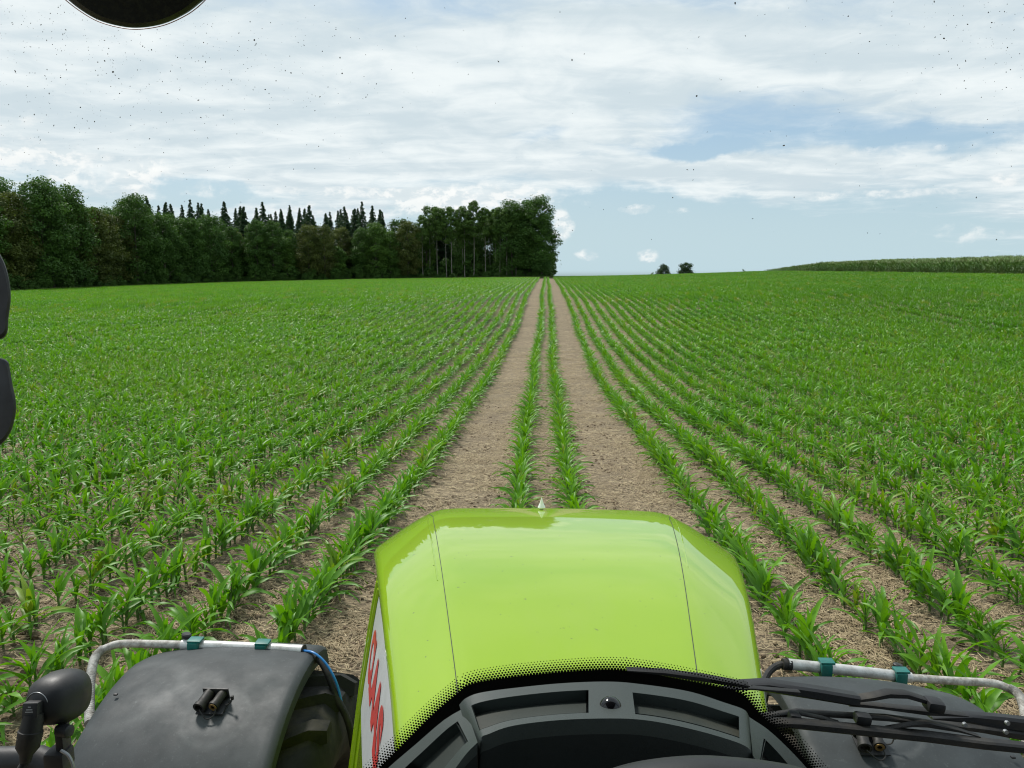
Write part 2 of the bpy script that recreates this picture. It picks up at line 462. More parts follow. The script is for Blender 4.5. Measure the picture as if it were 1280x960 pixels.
X0 = -.04
rows = []
for T in (-108, -81, -54, -27, 0, 27, 54, 81):
    rows += [T-.375, T+.375]
    s0 = 2.0 if T == 0 else 1.55; s1 = 25.0 if T != -27 and T != 0 else 25.0
    if T == 0: rows += [2.0+k*(25.45-2.0)/31 for k in range(32)]
    elif T == -27: rows += [-27+1.55+k*(25.0-1.55)/31 for k in range(32)]
    else: rows += [T+1.55+k*(25.45-1.55)/32 for k in range(33)]
rows = sorted(x+X0 for x in rows)
def wig(x, y): return .05*math.sin(y/8.3+1)+.03*math.sin(y/3.1+x)
# edge of the wood, and edge of the tall crop
EDGE = [(-108, 60), (-96, 100), (-90, 130), (-91, 165), (-80, 198), (-52, 212), (-18, 213), (1.0, 210)]
def field_limit(x):     # farthest y the young maize reaches at this x
    if x > 1.5: return 262.
    xs = [-400, -90.5, -80, -52, -18, 1.5]; ys = [0, 165, 194, 208, 209, 207]
    if x < -90.5: return float(np.interp(x, [-108, -96, -90.5], [60, 100, 160]))
    return float(np.interp(x, xs, ys))
near_pts, near_set, mid_pts, far_pts = [], [], [], []
r2 = random.Random(5)
HOODPOLY = [(455, 960), (470, 690), (540, 634), (820, 645), (905, 700), (960, 880), (1000, 960)]
def inpoly(x, y, poly):
    c_ = False; j = len(poly)-1
    for i in range(len(poly)):
        if (poly[i][1] > y) != (poly[j][1] > y) and x < (poly[j][0]-poly[i][0])*(y-poly[i][1])/(poly[j][1]-poly[i][1])+poly[i][0]: c_ = not c_
        j = i
    return c_
LFEN = [(80, 960), (100, 890), (190, 815), (405, 815), (430, 960)]
RFEN = [(950, 960), (955, 830), (1100, 840), (1190, 870), (1260, 960)]
for ri, x in enumerate(rows):
    if x > 64.5: continue
    lim = field_limit(x)
    y = 3.0 + r2.random()*.15
    while y < lim:
        # inside the view wedge, with a margin for a step to the side
        if not (-.74*y-6 < x < .66*y+6):
            y += .15 if y < 60 else CH
            if y > 300: break
            if abs(x) > 8: y = max(y, (abs(x)-6)/.74 if x < 0 else (abs(x)-6)/.66)
            continue
        if y < 62:
            g = noise.noise((x*.35, y*.35, 3)) + .5*noise.noise((x*1.3, y*1.3, 8))
            if y < 8 and abs(x-X0) < 1.75 and y < 6.5 and abs(abs(x-X0)-.375) > .1: y += .15; continue
            if r2.random() > .035 + max(0, -g-.45)*.6:
                px = x+wig(x, y)+r2.gauss(0, .022); py = y+r2.gauss(0, .02)
                s = (1.0+.16*g)*r2.uniform(.80, 1.16)
                if r2.random() < .05: s *= .6
                var = r2.randrange(9); rz = r2.uniform(0, 6.283); tx, ty = r2.gauss(0, .06), r2.gauss(0, .06)
                # keep plants out from under the tractor's wheels and nose
                if not (y < 3.6 and abs(px) < 1.6):
                    rec = (px, py, s, var, rz, tx, ty, ri)
                    (near_pts if y < 34 else mid_pts).append(rec)
            y += .138*r2.uniform(.8, 1.2)
        else:
            far_pts.append((x+wig(x, y)+r2.gauss(0, .03), y, r2.uniform(.92, 1.1)*(1+.12*noise.noise((x*.2, y*.2, 1))), r2.randrange(6), r2.choice((0, math.pi)) , 0, 0, ri))
            y += CH
# the plants that show largest become things of their own
cand = []
for i, p in enumerate(near_pts):
    if p[1] > 16: continue
    z = gz(p[0], p[1]); q = proj((p[0], p[1], z+.25))
    if -5 < q[0] < 1285 and q[1] < 965 and not inpoly(q[0], q[1], HOODPOLY) and not inpoly(q[0], q[1], LFEN) and not inpoly(q[0], q[1], RFEN):
        cand.append((q[2]/p[2]**.3, i))
cand.sort(); chosen = set(i for _, i in cand[:300])
rest = [p for i, p in enumerate(near_pts) if i not in chosen]
zero_l = len([x for x in rows if x < X0-.5]); ORD = ['first', 'second', 'third', 'fourth', 'fifth', 'sixth', 'seventh', 'eighth', 'ninth', 'tenth', 'eleventh', 'twelfth', 'thirteenth', 'fourteenth']
for i in sorted(chosen):
    px, py, s, var, rz, tx, ty, ri = near_pts[i]
    rx = rows[ri]-X0
    size = 'tall' if s > 1.1 else ('short' if s < .86 else 'leafy')
    dist = 'beside the tractor' if py < 6 else ('ahead of the tractor' if py < 8.5 else 'well beyond the tractor')
    if abs(rx) < .5: where = '%s of the two centre rows' % ('left' if rx < 0 else 'right')
    else:
        side = 'left' if rx < 0 else 'right'
        k = (zero_l-1-ri) if rx < 0 else (ri-zero_l-2)
        where = '%s row %s of the wheel tracks' % (ORD[min(max(k, 0), 13)], side)
    o = bpy.data.objects.new('maize_plant', near_leaf[var]); COL.objects.link(o)
    o.location = (px, py, gz(px, py)-.005); o.rotation_euler = (tx, ty, rz); o.scale = (s, s, s)
    tag(o, '%s young maize in %s, %s' % (size, where, dist), 'maize plant', 'young maize plants nearest the tractor')
    st = bpy.data.objects.new('stalk', near_stalk[var]); COL.objects.link(st); st.parent = o
def scat(lst):
    a = np.array(lst); z = G(a[:, 0], a[:, 1])-.005
    return np.c_[a[:, 0], a[:, 1], z], np.c_[a[:, 5], a[:, 6], a[:, 4]], a[:, 2], a[:, 3]
p1, q1, s1, v1 = scat(rest); p2, q2, s2, v2 = scat(mid_pts); v2 = v2 % 7 + 9; p3, q3, s3, v3 = scat(far_pts); v3 = v3+16
# chunks turned about their own middle
flip = np.abs(q3[:, 2]) > 1; p3[flip, 1] += CH; p3[:, 2] = G(p3[:, 0], p3[:, 1])-.005
slope = (G(p3[:, 0], p3[:, 1]+CH)-G(p3[:, 0], p3[:, 1]-CH))/(2*CH); q3[:, 0] = np.where(flip, -np.arctan(slope), np.arctan(slope))
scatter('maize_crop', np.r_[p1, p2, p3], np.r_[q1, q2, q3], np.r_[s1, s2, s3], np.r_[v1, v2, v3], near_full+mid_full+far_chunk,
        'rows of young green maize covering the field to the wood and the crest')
print('plants', len(p1), len(p2), len(p3), 'chosen', len(chosen))

# ------------------------------------------------------------------ straw and clods
t = MT('straw'); c = t.mix(t.n('ShaderNodeAttribute', attribute_name='lf').outputs['Fac'], (.24, .18, .10), (.56, .46, .28))
t.set(Base_Color=t.mix(t.mr(t.rnd, 0, 1, 0, .5), c, (.24, .175, .11)), Roughness=.7, Specular_IOR_Level=.3); M_STRAW = t.m
straw = []
for k in range(6):
    V, F, A = [], [], []
    for i in range(16):
        a = rr.uniform(0, math.pi) if k % 2 else rr.gauss(.6*k, .5); x, y = rr.gauss(0, .10), rr.gauss(0, .10); ln = rr.uniform(.02, .11); wd = rr.uniform(.0018, .0036)
        d = Vector((math.cos(a), math.sin(a), rr.gauss(0, .12))).normalized(); n_ = Vector((-d.y, d.x, 0)).normalized(); c0 = Vector((x, y, rr.uniform(.004, .022)))
        b = len(V); bend = rr.gauss(0, .01)
        for tt in (-.5, 0, .5):
            q = c0+d*ln*tt+Vector((0, 0, bend*(1-4*tt*tt)))+n_*bend*(1-4*tt*tt)
            V += [tuple(q+n_*wd), tuple(q+Vector((0, 0, wd*1.2))), tuple(q-n_*wd)]
        for j in range(2):
            for q in range(2): F.append((b+j*3+q, b+j*3+q+1, b+j*3+q+4, b+j*3+q+3))
        A += [rr.random()]*9
    straw.append(to_mesh('straw', V, F, A, [M_STRAW]))
t = MT('soil_clod'); cc = t.mix(t.mr(t.noise(t.obj, 20), .3, .7), (.125, .09, .06), (.22, .165, .11)); t.set(Base_Color=cc, Roughness=.95, Specular_IOR_Level=.15)
t.bump(t.noise(t.obj, 60, 4), .6, .01); M_CLOD = t.m
clods = []
for k in range(4):
    bm = bmesh.new(); bmesh.ops.create_icosphere(bm, subdivisions=2, radius=.02)
    for v in bm.verts:
        n_ = noise.noise(v.co*70+Vector((k*9, 0, 0))); v.co *= 1+.45*n_; v.co.z *= .65
    me = bpy.data.meshes.new('clod'); bm.to_mesh(me); bm.free(); me.materials.append(M_CLOD); clods.append(me)
sp_, sr_, ss_, sv_ = [], [], [], []
r3 = random.Random(3)
def nearground(x, y):
    z = gz(x, y)
    if abs(x) < 9 and 2.6 < y < 14:
        e = min(1, 9-abs(x))*min(1, (14-y)/2)*min(1, (y-2.6)/.5)
        z += e*(.030*noise.noise((x*3.1, y*3.1, 0)) + .028*noise.noise((x*9, y*9, 4)) + .014*noise.noise((x*19, y*19, 7)))
    return z
def wedge(x, y, m=2): return -.74*y-m < x < .66*y+m
for _ in range(90000):
    y = 2.8+36*r3.random()**1.5; x = r3.uniform(-.74*y-2, .66*y+2)
    g = noise.noise((x*.9, y*.9, 5))+.6*noise.noise((x*2.7, y*2.7, 15))
    tr = 1.0 if .55 < abs(x-X0) < 1.8 else 0.
    if r3.random() > .24+.8*g+.16*tr: continue
    sp_.append((x, y, nearground(x, y))); sr_.append((0, 0, r3.uniform(0, 6.28))); ss_.append(r3.uniform(.7, 1.5)); sv_.append(r3.randrange(6))
scatter('straw_litter', sp_, sr_, ss_, sv_, straw, 'chopped yellow straw scattered on the soil between the rows')
cp, cr, cs, cv = [], [], [], []
for _ in range(34000):
    y = 2.8+20*r3.random()**1.4; x = r3.uniform(-.74*y-2, .66*y+2)
    if noise.noise((x*1.2, y*1.2, 25)) < -.15+.4*r3.random(): continue
    cp.append((x, y, nearground(x, y)+.002)); cr.append((r3.gauss(0, .4), r3.gauss(0, .4), r3.uniform(0, 6.28))); cs.append(r3.uniform(.25, 1.15)**1.8*1.5); cv.append(r3.randrange(4))
scatter('soil_clods', cp, cr, cs, cv, clods, 'small brown clods of soil lying between the maize rows')

# ------------------------------------------------------------------ tall maize on the right
t = MT('tall_maize_leaf'); at = t.n('ShaderNodeAttribute', attribute_name='lf').outputs['Fac']
c = t.mix(at, (.065, .160, .026), (.170, .310, .050)); c = t.mix(t.mr(t.noise(t.pos, .09, 4), .5, .66, 0, .45), c, (.20, .23, .06)); c = t.mix(t.mr(t.rnd, 0, 1, 0, .4), c, (.065, .13, .035))
t.set(Base_Color=c, Roughness=.5); M_TALL = t.m
t = MT('maize_tassel'); t.set(Base_Color=(.27, .27, .12), Roughness=.8); M_TAS = t.m
tall = []
for k in range(5):
    V, F, A = [], [], []
    mi = []
    for q in range(5):
        ox, oy = rr.gauss(0, .05), (q+.5)*.2; Hh = rr.uniform(2.1, 2.5)
        for i in range(11):
            tt = i/10; az = rr.uniform(0, 6.28)
            maize_leaf(V, F, A, (ox, oy, .3+Hh*.72*tt), az, R(50+25*tt)+rr.gauss(0, .1), rr.uniform(.65, .9)*(1-.25*abs(tt-.4)), .085, rr.uniform(1.6, 2.6), 4, 1, rr.uniform(-1, 1), min(1, max(0, tt*.8+rr.gauss(.1, .2))))
        mi += [0]*(len(F)-len(mi))
        k0 = len(V)
        V += [(ox-.015, oy, 0), (ox+.015, oy, 0), (ox+.01, oy, Hh*.9), (ox-.01, oy, Hh*.9)]; A += [.2]*4; F.append((k0, k0+1, k0+2, k0+3)); mi.append(0)
        for s in range(5):
            a = rr.uniform(0, 6.28); l_ = .28; k0 = len(V); u = .02; cx_, cy_ = math.cos(a)*.12, math.sin(a)*.12
            V += [(ox, oy, Hh*.86), (ox+u, oy+u, Hh*.88), (ox+cx_+u, oy+cy_, Hh*.88+l_), (ox+cx_, oy+cy_, Hh*.88+l_)]; A += [.5]*4; F.append((k0, k0+1, k0+2, k0+3)); mi.append(1)
    tall.append(to_mesh('tall_maize_row', V, F, A, [M_TALL, M_TAS], mi))
tp, tr_, ts_, tv_ = [], [], [], []
for k in range(26):
    x = 66+k*.75*(1 if k < 16 else 1.0); y = 84
    while y < 240:
        tp.append((x+r3.gauss(0, .05), y, gz(x, y)-.02)); tr_.append((0, 0, 0)); ts_.append(float(np.interp(y, [84, 190, 240], [1, 1, .30]))*r3.uniform(.9, 1.08)*(1+.07*noise.noise((x*.1, y*.08, 2)))); tv_.append(r3.randrange(5)); y += 1.0
scatter('tall_maize_stand', tp, tr_, ts_, tv_, tall, 'dense stand of tall maize with pale tassels along the crest on the right')

# grass margin between field and wood
t = MT('margin_grass'); at = t.n('ShaderNodeAttribute', attribute_name='lf').outputs['Fac']
t.set(Base_Color=t.mix(at, (.07, .12, .03), (.26, .24, .10)), Roughness=.7); M_GRASS = t.m
tuft = []
for k in range(4):
    V, F, A = [], [], []
    for i in range(40):
        maize_leaf(V, F, A, (rr.gauss(0, .25), rr.gauss(0, .25), 0), rr.uniform(0, 6.28), R(75), rr.uniform(.3, .7), .03, rr.uniform(.5, 1.5), 2, 1, 0, rr.random())
    tuft.append(to_mesh('grass_tuft', V, F, A, [M_GRASS]))
def edge_points(step):
    out = []
    for (x0, y0), (x1, y1) in zip(EDGE[:-1], EDGE[1:]):
        n_ = max(1, int(math.hypot(x1-x0, y1-y0)/step))
        for k in range(n_):
            u = k/n_; out.append((x0+(x1-x0)*u, y0+(y1-y0)*u, math.atan2(y1-y0, x1-x0)))
    return out
gp, gr, gs, gv = [], [], [], []
for (x, y, a) in edge_points(.3):
    for k in range(5):
        d = r3.uniform(-.5, 4.5); xx, yy = x-math.sin(a)*d, y+math.cos(a)*d
        gp.append((xx, yy, gz(xx, yy))); gr.append((0, 0, r3.uniform(0, 6.28))); gs.append(r3.uniform(.6, 1.2)); gv.append(r3.randrange(4))
scatter('margin_grass', gp, gr, gs, gv, tuft, 'strip of dry grass along the foot of the wood')

# ------------------------------------------------------------------ trees
def foliage(name, a, b, c3):
    t = MT(name); at = t.n('ShaderNodeAttribute', attribute_name='lf').outputs['Fac']
    c = t.mix(at, a, b); c = t.mix(t.mr(t.rnd, 0, 1, 0, .65), c, c3)
    t.set(Base_Color=c, Roughness=.6, Specular_IOR_Level=.25)
    tr = t.n('ShaderNodeBsdfTranslucent'); t.L.new(t.mix(1., c, (1.3, 1.4, .8), 'MULTIPLY'), tr.inputs['Color'])
    mx = t.n('ShaderNodeMixShader', {0: .22}); t.L.new(t.b.outputs[0], mx.inputs[1]); t.L.new(tr.outputs[0], mx.inputs[2]); t.L.new(mx.outputs[0], t.out.inputs[0])
    return t.m
M_DARK = foliage('dark_broadleaf', (.036, .092, .020), (.092, .190, .032), (.056, .118, .020))
M_OLIV = foliage('olive_broadleaf', (.046, .074, .018), (.135, .165, .034), (.085, .105, .022))
M_BRIT = foliage('bright_broadleaf', (.045, .105, .018), (.110, .205, .030), (.070, .145, .022))
M_SPR = foliage('spruce_needles', (.022, .055, .024), (.054, .105, .042), (.034, .076, .030))
M_SLEN = foliage('slender_leaves', (.050, .105, .024), (.125, .220, .045), (.080, .150, .030))
t = MT('bark'); t.set(Base_Color=t.mix(t.mr(t.noise(t.obj, 2.5, 5), .35, .65), (.055, .045, .035), (.14, .12, .10)), Roughness=.9); M_BARK = t.m
t = MT('pale_bark'); t.set(Base_Color=t.mix(t.mr(t.noise(t.obj, 3.5, 5), .35, .6), (.10, .095, .08), (.24, .225, .19)), Roughness=.85); M_PALE = t.m

def leafquads(nr, cen, rad, n, size, at0):
    """n leaf faces spread through one clump; numpy arrays"""
    d = nr.normal(size=(n, 3)); d /= np.linalg.norm(d, axis=1)[:, None]+1e-9
    rr_ = nr.random(n)**.45
    p = np.asarray(cen)+d*rr_[:, None]*np.asarray(rad)
    a = nr.normal(size=(n, 3)); a /= np.linalg.norm(a, axis=1)[:, None]
    nn = d*.6+nr.normal(size=(n, 3))*.6+np.array([0, 0, .5]); nn /= np.linalg.norm(nn, axis=1)[:, None]
    u = np.cross(nn, a); u /= np.linalg.norm(u, axis=1)[:, None]+1e-9
    v = np.cross(nn, u); s = (size*nr.uniform(.6, 1.3, n))[:, None]
    q = np.stack([p-u*s*.5, p+v*s*.32, p+u*s*.5, p-v*s*.32], 1)
    return q, np.repeat(np.clip(at0+nr.normal(0, .15, n), 0, 1), 4)
def quad_mesh(name, Q, A, mats):
    Q = np.concatenate(Q); A = np.concatenate(A); n = len(Q)
    me = bpy.data.meshes.new(name); me.vertices.add(n*4); me.vertices.foreach_set('co', Q.astype(np.float32).ravel())
    me.loops.add(n*4); me.loops.foreach_set('vertex_index', np.arange(n*4, dtype=np.int32))
    me.polygons.add(n); me.polygons.foreach_set('loop_start', np.arange(0, n*4, 4, dtype=np.int32)); me.update(calc_edges=True)
    at = me.attributes.new('lf', 'FLOAT', 'POINT'); at.data.foreach_set('value', A.astype(np.float32))
    for m in mats: me.materials.append(m)
    return me
def trunk_mesh(name, H, r0, limbs, mat, nr, lean=.02):
    mb = MB(); path = []
    x = y = 0.
    for k in range(9):
        path.append((x, y, -.4+(H+.4)*k/8)); x += nr.normal(0, lean*H/8); y += nr.normal(0, lean*H/8)
    mb.tube(path, [r0*(1.25 if k == 0 else 1)*(1-.88*k/8) for k in range(9)], 8)
    for (h, az, ln, el) in limbs:
        k = min(7, h/H*8); b = Vector(path[int(k)]).lerp(Vector(path[int(k)+1]), k-int(k))
        pts = [b+Vector((math.cos(az)*math.cos(el)*ln*s, math.sin(az)*math.cos(el)*ln*s, (math.sin(el)*ln*s+.12*ln*s*s))) for s in (0, .35, .7, 1)]
        rb = r0*(1-.85*h/H)*.5
        mb.tube(pts, [rb, rb*.7, rb*.42, rb*.15], 6)
    me = mb.mesh(name, mat); return me
def broadleaf(seed, H, W, low, nclump, nleaf, mat, bark, leaf=.42, r0=.28, sparse=0.):
    nr = np.random.default_rng(seed); limbs = []; Q, A = [], []
    c0 = H*low
    for i in range(nclump):
        t = (i+.5)/nclump; t = t**.85
        z = c0+(H-c0)*(.06+.90*t)
        env = (math.sin(math.pi*min(1, .16+.80*t))**.55)*W*.5
        az = i*2.39996+nr.normal(0, .4); r_ = env*math.sqrt(nr.uniform(.12, 1.0))*.86
        cr_ = W*nr.uniform(.13, .21)*(1-.25*t)
        cx_, cy_ = r_*math.cos(az), r_*math.sin(az)
        q, a = leafquads(nr, (cx_, cy_, z), (cr_*1.15, cr_*1.15, cr_*.72), int(nleaf*(cr_/(W*.17))**2), leaf, nr.uniform(.15, .85))
        Q.append(q); A.append(a)
        if i % 2 == 0:
            h = max(c0*.75, z-r_*.6-.5); ln = math.hypot(r_, z-h)
            if h < H*.93: limbs.append((h, az, ln, math.atan2(z-h, max(.1, r_))))
    # stray sprigs roughen the outline
    q, a = leafquads(nr, (0, 0, c0+(H-c0)*.52), (W*.50, W*.50, (H-c0)*.52), int(nleaf*nclump*.05), leaf, .5); Q.append(q); A.append(a)
    return quad_mesh('crown', Q, A, [mat]), trunk_mesh('trunk', H*.93, r0, limbs, bark, nr)
def spruce(seed, H, W, mat):
    nr = np.random.default_rng(seed); Q, A = [], []; z = H*.10
    while z < H*.985:
        t = (z-H*.10)/(H*.9); R_ = W*.5*(1-t)**1.0*nr.uniform(.68, 1.15)+.12
        nb = int(6+7*(1-t))
        for b in range(nb):
            az = nr.uniform(0, 6.283); L_ = R_*nr.uniform(.75, 1.15); n = int(8+L_*13)
            s = nr.random(n)**.7; base = np.stack([np.cos(az)*L_*s, np.sin(az)*L_*s, z+L_*(.10*s-.42*s*s)], 1)
            lat = nr.normal(0, .13*L_+.05, n)*(1-.5*s); p = base+np.stack([-np.sin(az)*lat, np.cos(az)*lat, -np.abs(nr.normal(0, .13, n))], 1)
            sz = nr.uniform(.2, .42, n)[:, None]; u = np.array([math.cos(az), math.sin(az), -.5])*sz; v = (nr.normal(size=(n, 3))*.45+np.array([-math.sin(az), math.cos(az), 0])*.3)*sz*.6
            Q.append(np.stack([p-u*.5, p+v, p+u*.5, p-v], 1)); A.append(np.repeat(np.clip(nr.normal(.2+.6*s, .15), 0, 1), 4))
        z += nr.uniform(.42, .62)*(1-.35*t)
    return quad_mesh('crown', Q, A, [mat]), trunk_mesh('trunk', H*.99, .22, [], M_BARK, nr, .004)
M_FAR = foliage('far_leaves', (.022, .052, .020), (.050, .095, .030), (.032, .070, .024))
KIND = {
 'dark': [broadleaf(100+i, H, W, lo, 50, 330, M_DARK, M_BARK) for i, (H, W, lo) in enumerate(((20, 11, .05), (18.5, 10, .03), (21.5, 11.5, .08), (19, 9, .04)))],
 'olive': [broadleaf(120+i, H, W, lo, 48, 320, M_OLIV, M_BARK) for i, (H, W, lo) in enumerate(((19.5, 9.5, .04), (17.5, 9, .06)))],
 'bright': [broadleaf(140+i, H, W, lo, 44, 300, M_BRIT, M_BARK) for i, (H, W, lo) in enumerate(((18, 9.5, .1), (16, 8.5, .16), (12, 6.5, .12)))],
 'slender': [broadleaf(160+i, H, W, lo, 30, 210, M_SLEN, M_PALE, .40, .17) for i, (H, W, lo) in enumerate(((21, 5.6, .52), (19.5, 5.0, .56), (22, 6.4, .48)))],
 'spruce': [spruce(180+i, H, W, M_SPR) for i, (H, W) in enumerate(((24, 11.5), (21.5, 10.0), (19.5, 10.5)))],
 'bush': [broadleaf(200+i, H, W, .0, 16, 220, m, M_BARK, .32, .06) for i, (H, W, m) in enumerate(((3.6, 4.6, M_DARK), (2.6, 3.8, M_DARK), (4.6, 4.4, M_DARK)))],
 'round': [broadleaf(220, 12, 11, .04, 34, 420, M_FAR, M_BARK), broadleaf(221, 12.5, 12, .06, 32, 420, M_FAR, M_BARK, .5), broadleaf(222, 5, 5, .0, 9, 90, M_DARK, M_BARK)],
}
TN = {'dark': ('broadleaf_tree', 'tree'), 'olive': ('broadleaf_tree', 'tree'), 'bright': ('broadleaf_tree', 'tree'), 'slender': ('slender_tree', 'tree'), 'spruce': ('spruce_tree', 'spruce'), 'bush': ('bush', 'bush'), 'round': ('field_tree', 'tree')}
TD = {'dark': 'dark green broadleaf tree', 'olive': 'olive brown tinged broadleaf tree', 'bright': 'light green broadleaf tree', 'slender': 'slender bare-trunked tree', 'spruce': 'dark pointed spruce', 'bush': 'low dark bush'}
r4 = random.Random(21)
def tree(kind, x, y, s, label, group, v=None, sz=None):
    v = r4.randrange(len(KIND[kind])) if v is None else v
    cm_, tm = KIND[kind][v]
    e = empty(TN[kind][0], (x, y, gz(x, y)-.1), label, TN[kind][1], group)
    e.rotation_euler.z = r4.uniform(0, 6.28); e.scale = (s, s, s*(sz or 1))
    for nm, m_ in (('crown', cm_), ('trunk', tm)):
        o = bpy.data.objects.new(nm, m_); COL.objects.link(o); o.parent = e
    return e
def where(x, y):
    px = proj((x, y, gz(x, y)))[0]
    if px < 110: return 'at the left end of the wood'
    if px < 230: return 'in the left part of the wood'
    if px < 340: return 'left of the middle of the wood'
    if px < 440: return 'in the middle of the wood'
    if px < 540: return 'right of the middle of the wood'
    if px < 620: return 'in the right part of the wood'
    return 'at the right end of the wood'
def off(x, y, a, d, s=0): return x-math.sin(a)*d+math.cos(a)*s, y+math.cos(a)*d+math.sin(a)*s
# front row, by picture position so that the kinds fall as in the wood's edge
def front_kind(px):
    if px < 25: return 'dark'
    if px < 60: return r4.choice(['olive', 'olive', 'dark'])
    if px < 110: return r4.choice(['dark', 'olive'])
    if px < 185: return r4.choice(['olive', 'olive', 'dark'])
    if px < 300: return 'dark'
    if px < 350: return 'dark'
    if px < 430: return r4.choice(['bright', 'olive', 'dark'])
    if px < 520: return r4.choice(['bright', 'olive', 'bright', 'dark'])
    if px < 560: return 'slender'
    if px < 660: return 'slender'
    return 'dark'
def hfac(px):    # tree height against place along the edge
    return float(np.interp(px, [0, 50, 110, 200, 300, 400, 460, 520, 560, 640, 690], [1.0, 1.0, .98, .95, .84, .82, .87, .93, .95, 1.0, 1.04]))
n_t = 0
for (x, y, a) in edge_points(4.0):
    px = proj((x, y, gz(x, y)))[0]
    if px < -60 or px > 668: continue
    k = front_kind(px)
    xx, yy = off(x, y, a, r4.uniform(2.0, 5.0), r4.uniform(-1, 1))
    tree(k, xx, yy, hfac(px)*r4.uniform(.90, 1.06), 'front row %s %s' % (TD[k], where(xx, yy)), 'front row of trees at the wood edge'); n_t += 1
    if k == 'slender':
        xx, yy = off(x, y, a, r4.uniform(2.0, 7.0), r4.uniform(1.5, 3))
        tree(k, xx, yy, hfac(px)*r4.uniform(.92, 1.06), 'front row %s %s' % (TD[k], where(xx, yy)), 'front row of trees at the wood edge')
def edge_dist(x, y):
    best = 1e9
    for (x0, y0), (x1, y1) in zip(EDGE[:-1], EDGE[1:]):
        dx_, dy_ = x1-x0, y1-y0; u = max(0, min(1, ((x-x0)*dx_+(y-y0)*dy_)/(dx_*dx_+dy_*dy_)))
        best = min(best, math.hypot(x-x0-dx_*u, y-y0-dy_*u))
    return best
placed = []
for _ in range(9000):
    x, y = r4.uniform(-150, -4), r4.uniform(95, 262)
    if y < field_limit(x) and x > -108: continue
    d = edge_dist(x, y); px = proj((x, y, gz(x, y)))[0]
    if not 7.0 < d < (24 if px < 200 else 34) or px < -60 or px > 655: continue
    sp_min = 3.7 if (190 < px < 480 and d > 9) else (5.0 if d < 16 else 6.2)
    if any((x-a)**2+(y-c_)**2 < sp_min**2 for a, c_ in placed): continue
    placed.append((x, y))
    pc = .18 if px < 170 else (.88 if 190 < px < 480 else (.35 if px < 540 else .08))
    k = 'spruce' if r4.random() < pc and d > 10 else r4.choice(['dark', 'dark', 'bright', 'olive'] if 300 < px < 540 else ['dark', 'dark', 'slender' if px > 540 else 'olive'])
    sc_ = hfac(px)*r4.uniform(.85, 1.02)
    vv_ = None
    if k == 'spruce': vv_ = r4.randrange(3); sc_ = r4.uniform(19.5, 22.8)/(24, 21.5, 19.5)[vv_]*(1 if px < 480 else .93)
    if k != 'spruce' and 210 < px < 470: sc_ *= r4.uniform(.95, 1.12)
    tree(k, x, y, sc_, v=vv_, label='%s behind the front row %s' % (TD[k], where(x, y)), group='trees deeper in the wood'); n_t += 1
# the two spruces that stand above the skyline, and the heavy trees that end the wood
for px_, top, D, lb in ((455, 251, 222, 'tallest dark spruce standing above the skyline in the middle of the wood'), (547, 258, 224, 'lone dark spruce above the skyline left of the slender trees')):
    d_ = ray(px_, 348); x, y = d_.x*D, d_.y*D; zt = P(px_, top, D).z; h = zt-gz(x, y)
    tree('spruce', x, y, h/24, lb, None, 0)
for (px_, D, v, s, lb) in ((640, 214, 2, 1.0, 'broad dark tree among the last slender trees'), (662, 215, 0, 1.10, 'huge dark broadleaf tree, tallest at the right end of the wood'), (677, 211, 3, .90, 'outermost dark tree overhanging the wheel tracks at the end of the wood')):
    d_ = ray(px_, 347); tree('dark', d_.x*D, d_.y*D, s, lb, None, v)
for (x, y, a) in edge_points(2.4):
    px = proj((x, y, gz(x, y)))[0]
    if px < -40 or px > 684: continue
    for d in ((1.2, 6.5) if px < 500 else (1.2, 6.5, 11, 16)):
        xx, yy = off(x, y, a, d+r4.uniform(-.6, 1.2), r4.uniform(-1, 1))
        s = r4.uniform(.6, 1.05) if d < 3 else r4.uniform(1.0, 1.7)
        if px > 500 and d < 3: s *= .6
        tree('bush', xx, yy, s, ('low dark bush before the trunks %s' if d < 3 else 'tall dark bush behind the trunks %s') % where(xx, yy), 'bushes along the foot of the wood')
# trees beyond the crest
for (px_, top, D, v, wpx, lb) in ((829, 330, 430, 0, 20, 'round tree with light gaps beyond the crest, left of the pair'), (857, 328, 430, 1, 24, 'darker spreading tree beyond the crest, right of the pair'),
                             (815, 340, 430, 2, 8, 'tiny bush beyond the crest beside the pair of trees'), (930, 336, 520, 2, 8, 'small faint bush alone on the crest left of the tall maize')):
    d_ = ray(px_, 346); x, y = d_.x*D, d_.y*D; h = P(px_, top, D).z-gz(x, y)
    H0 = (12, 12.5, 5)[v]; W0 = (11, 12, 5)[v]; sx = wpx/960*D/W0*1.0
    e = tree('round', x, y, 1, lb, None, v); e.scale = (sx, sx, h/H0)
    if v < 2: e.name = 'field_tree'
    else: e.name = 'distant_bush'; e['category'] = 'bush'
print('trees', n_t)

# ------------------------------------------------------------------ the tractor
TR = Vector((.03, .6, gz(0, 3)))
tractor = empty('tractor', TR, 'lime green tractor seen from its driver seat, with black front mudguards', 'tractor')
def part(mb, name, mats, parent=None, **k):
    o = mb.build(name, mats, parent or tractor, **k)
    if parent is None: o.location = -TR
    return o
t = MT('lime_paint'); o_ = t.obj
film = t.mr(t.noise(o_, 2.2, 7, .7, .4), .50, .75, 0, .16); spk = t.mr(t.noise(o_, 95, 2, .5), .745, .765, 0, .75)
t.set(Base_Color=t.mix(spk, t.mix(film, t.mix(t.mr(t.noise(o_, 3., 4), .3, .7), (.240, .400, .001), (.262, .420, .0015)), (.30, .37, .10)), (.06, .06, .03)), Roughness=.42, Specular_IOR_Level=.08,
      Coat_Weight=1.0, Coat_Roughness=t.mr(t.noise(o_, 9, 6, .65), .35, .75, .015, .05), Coat_IOR=1.45)
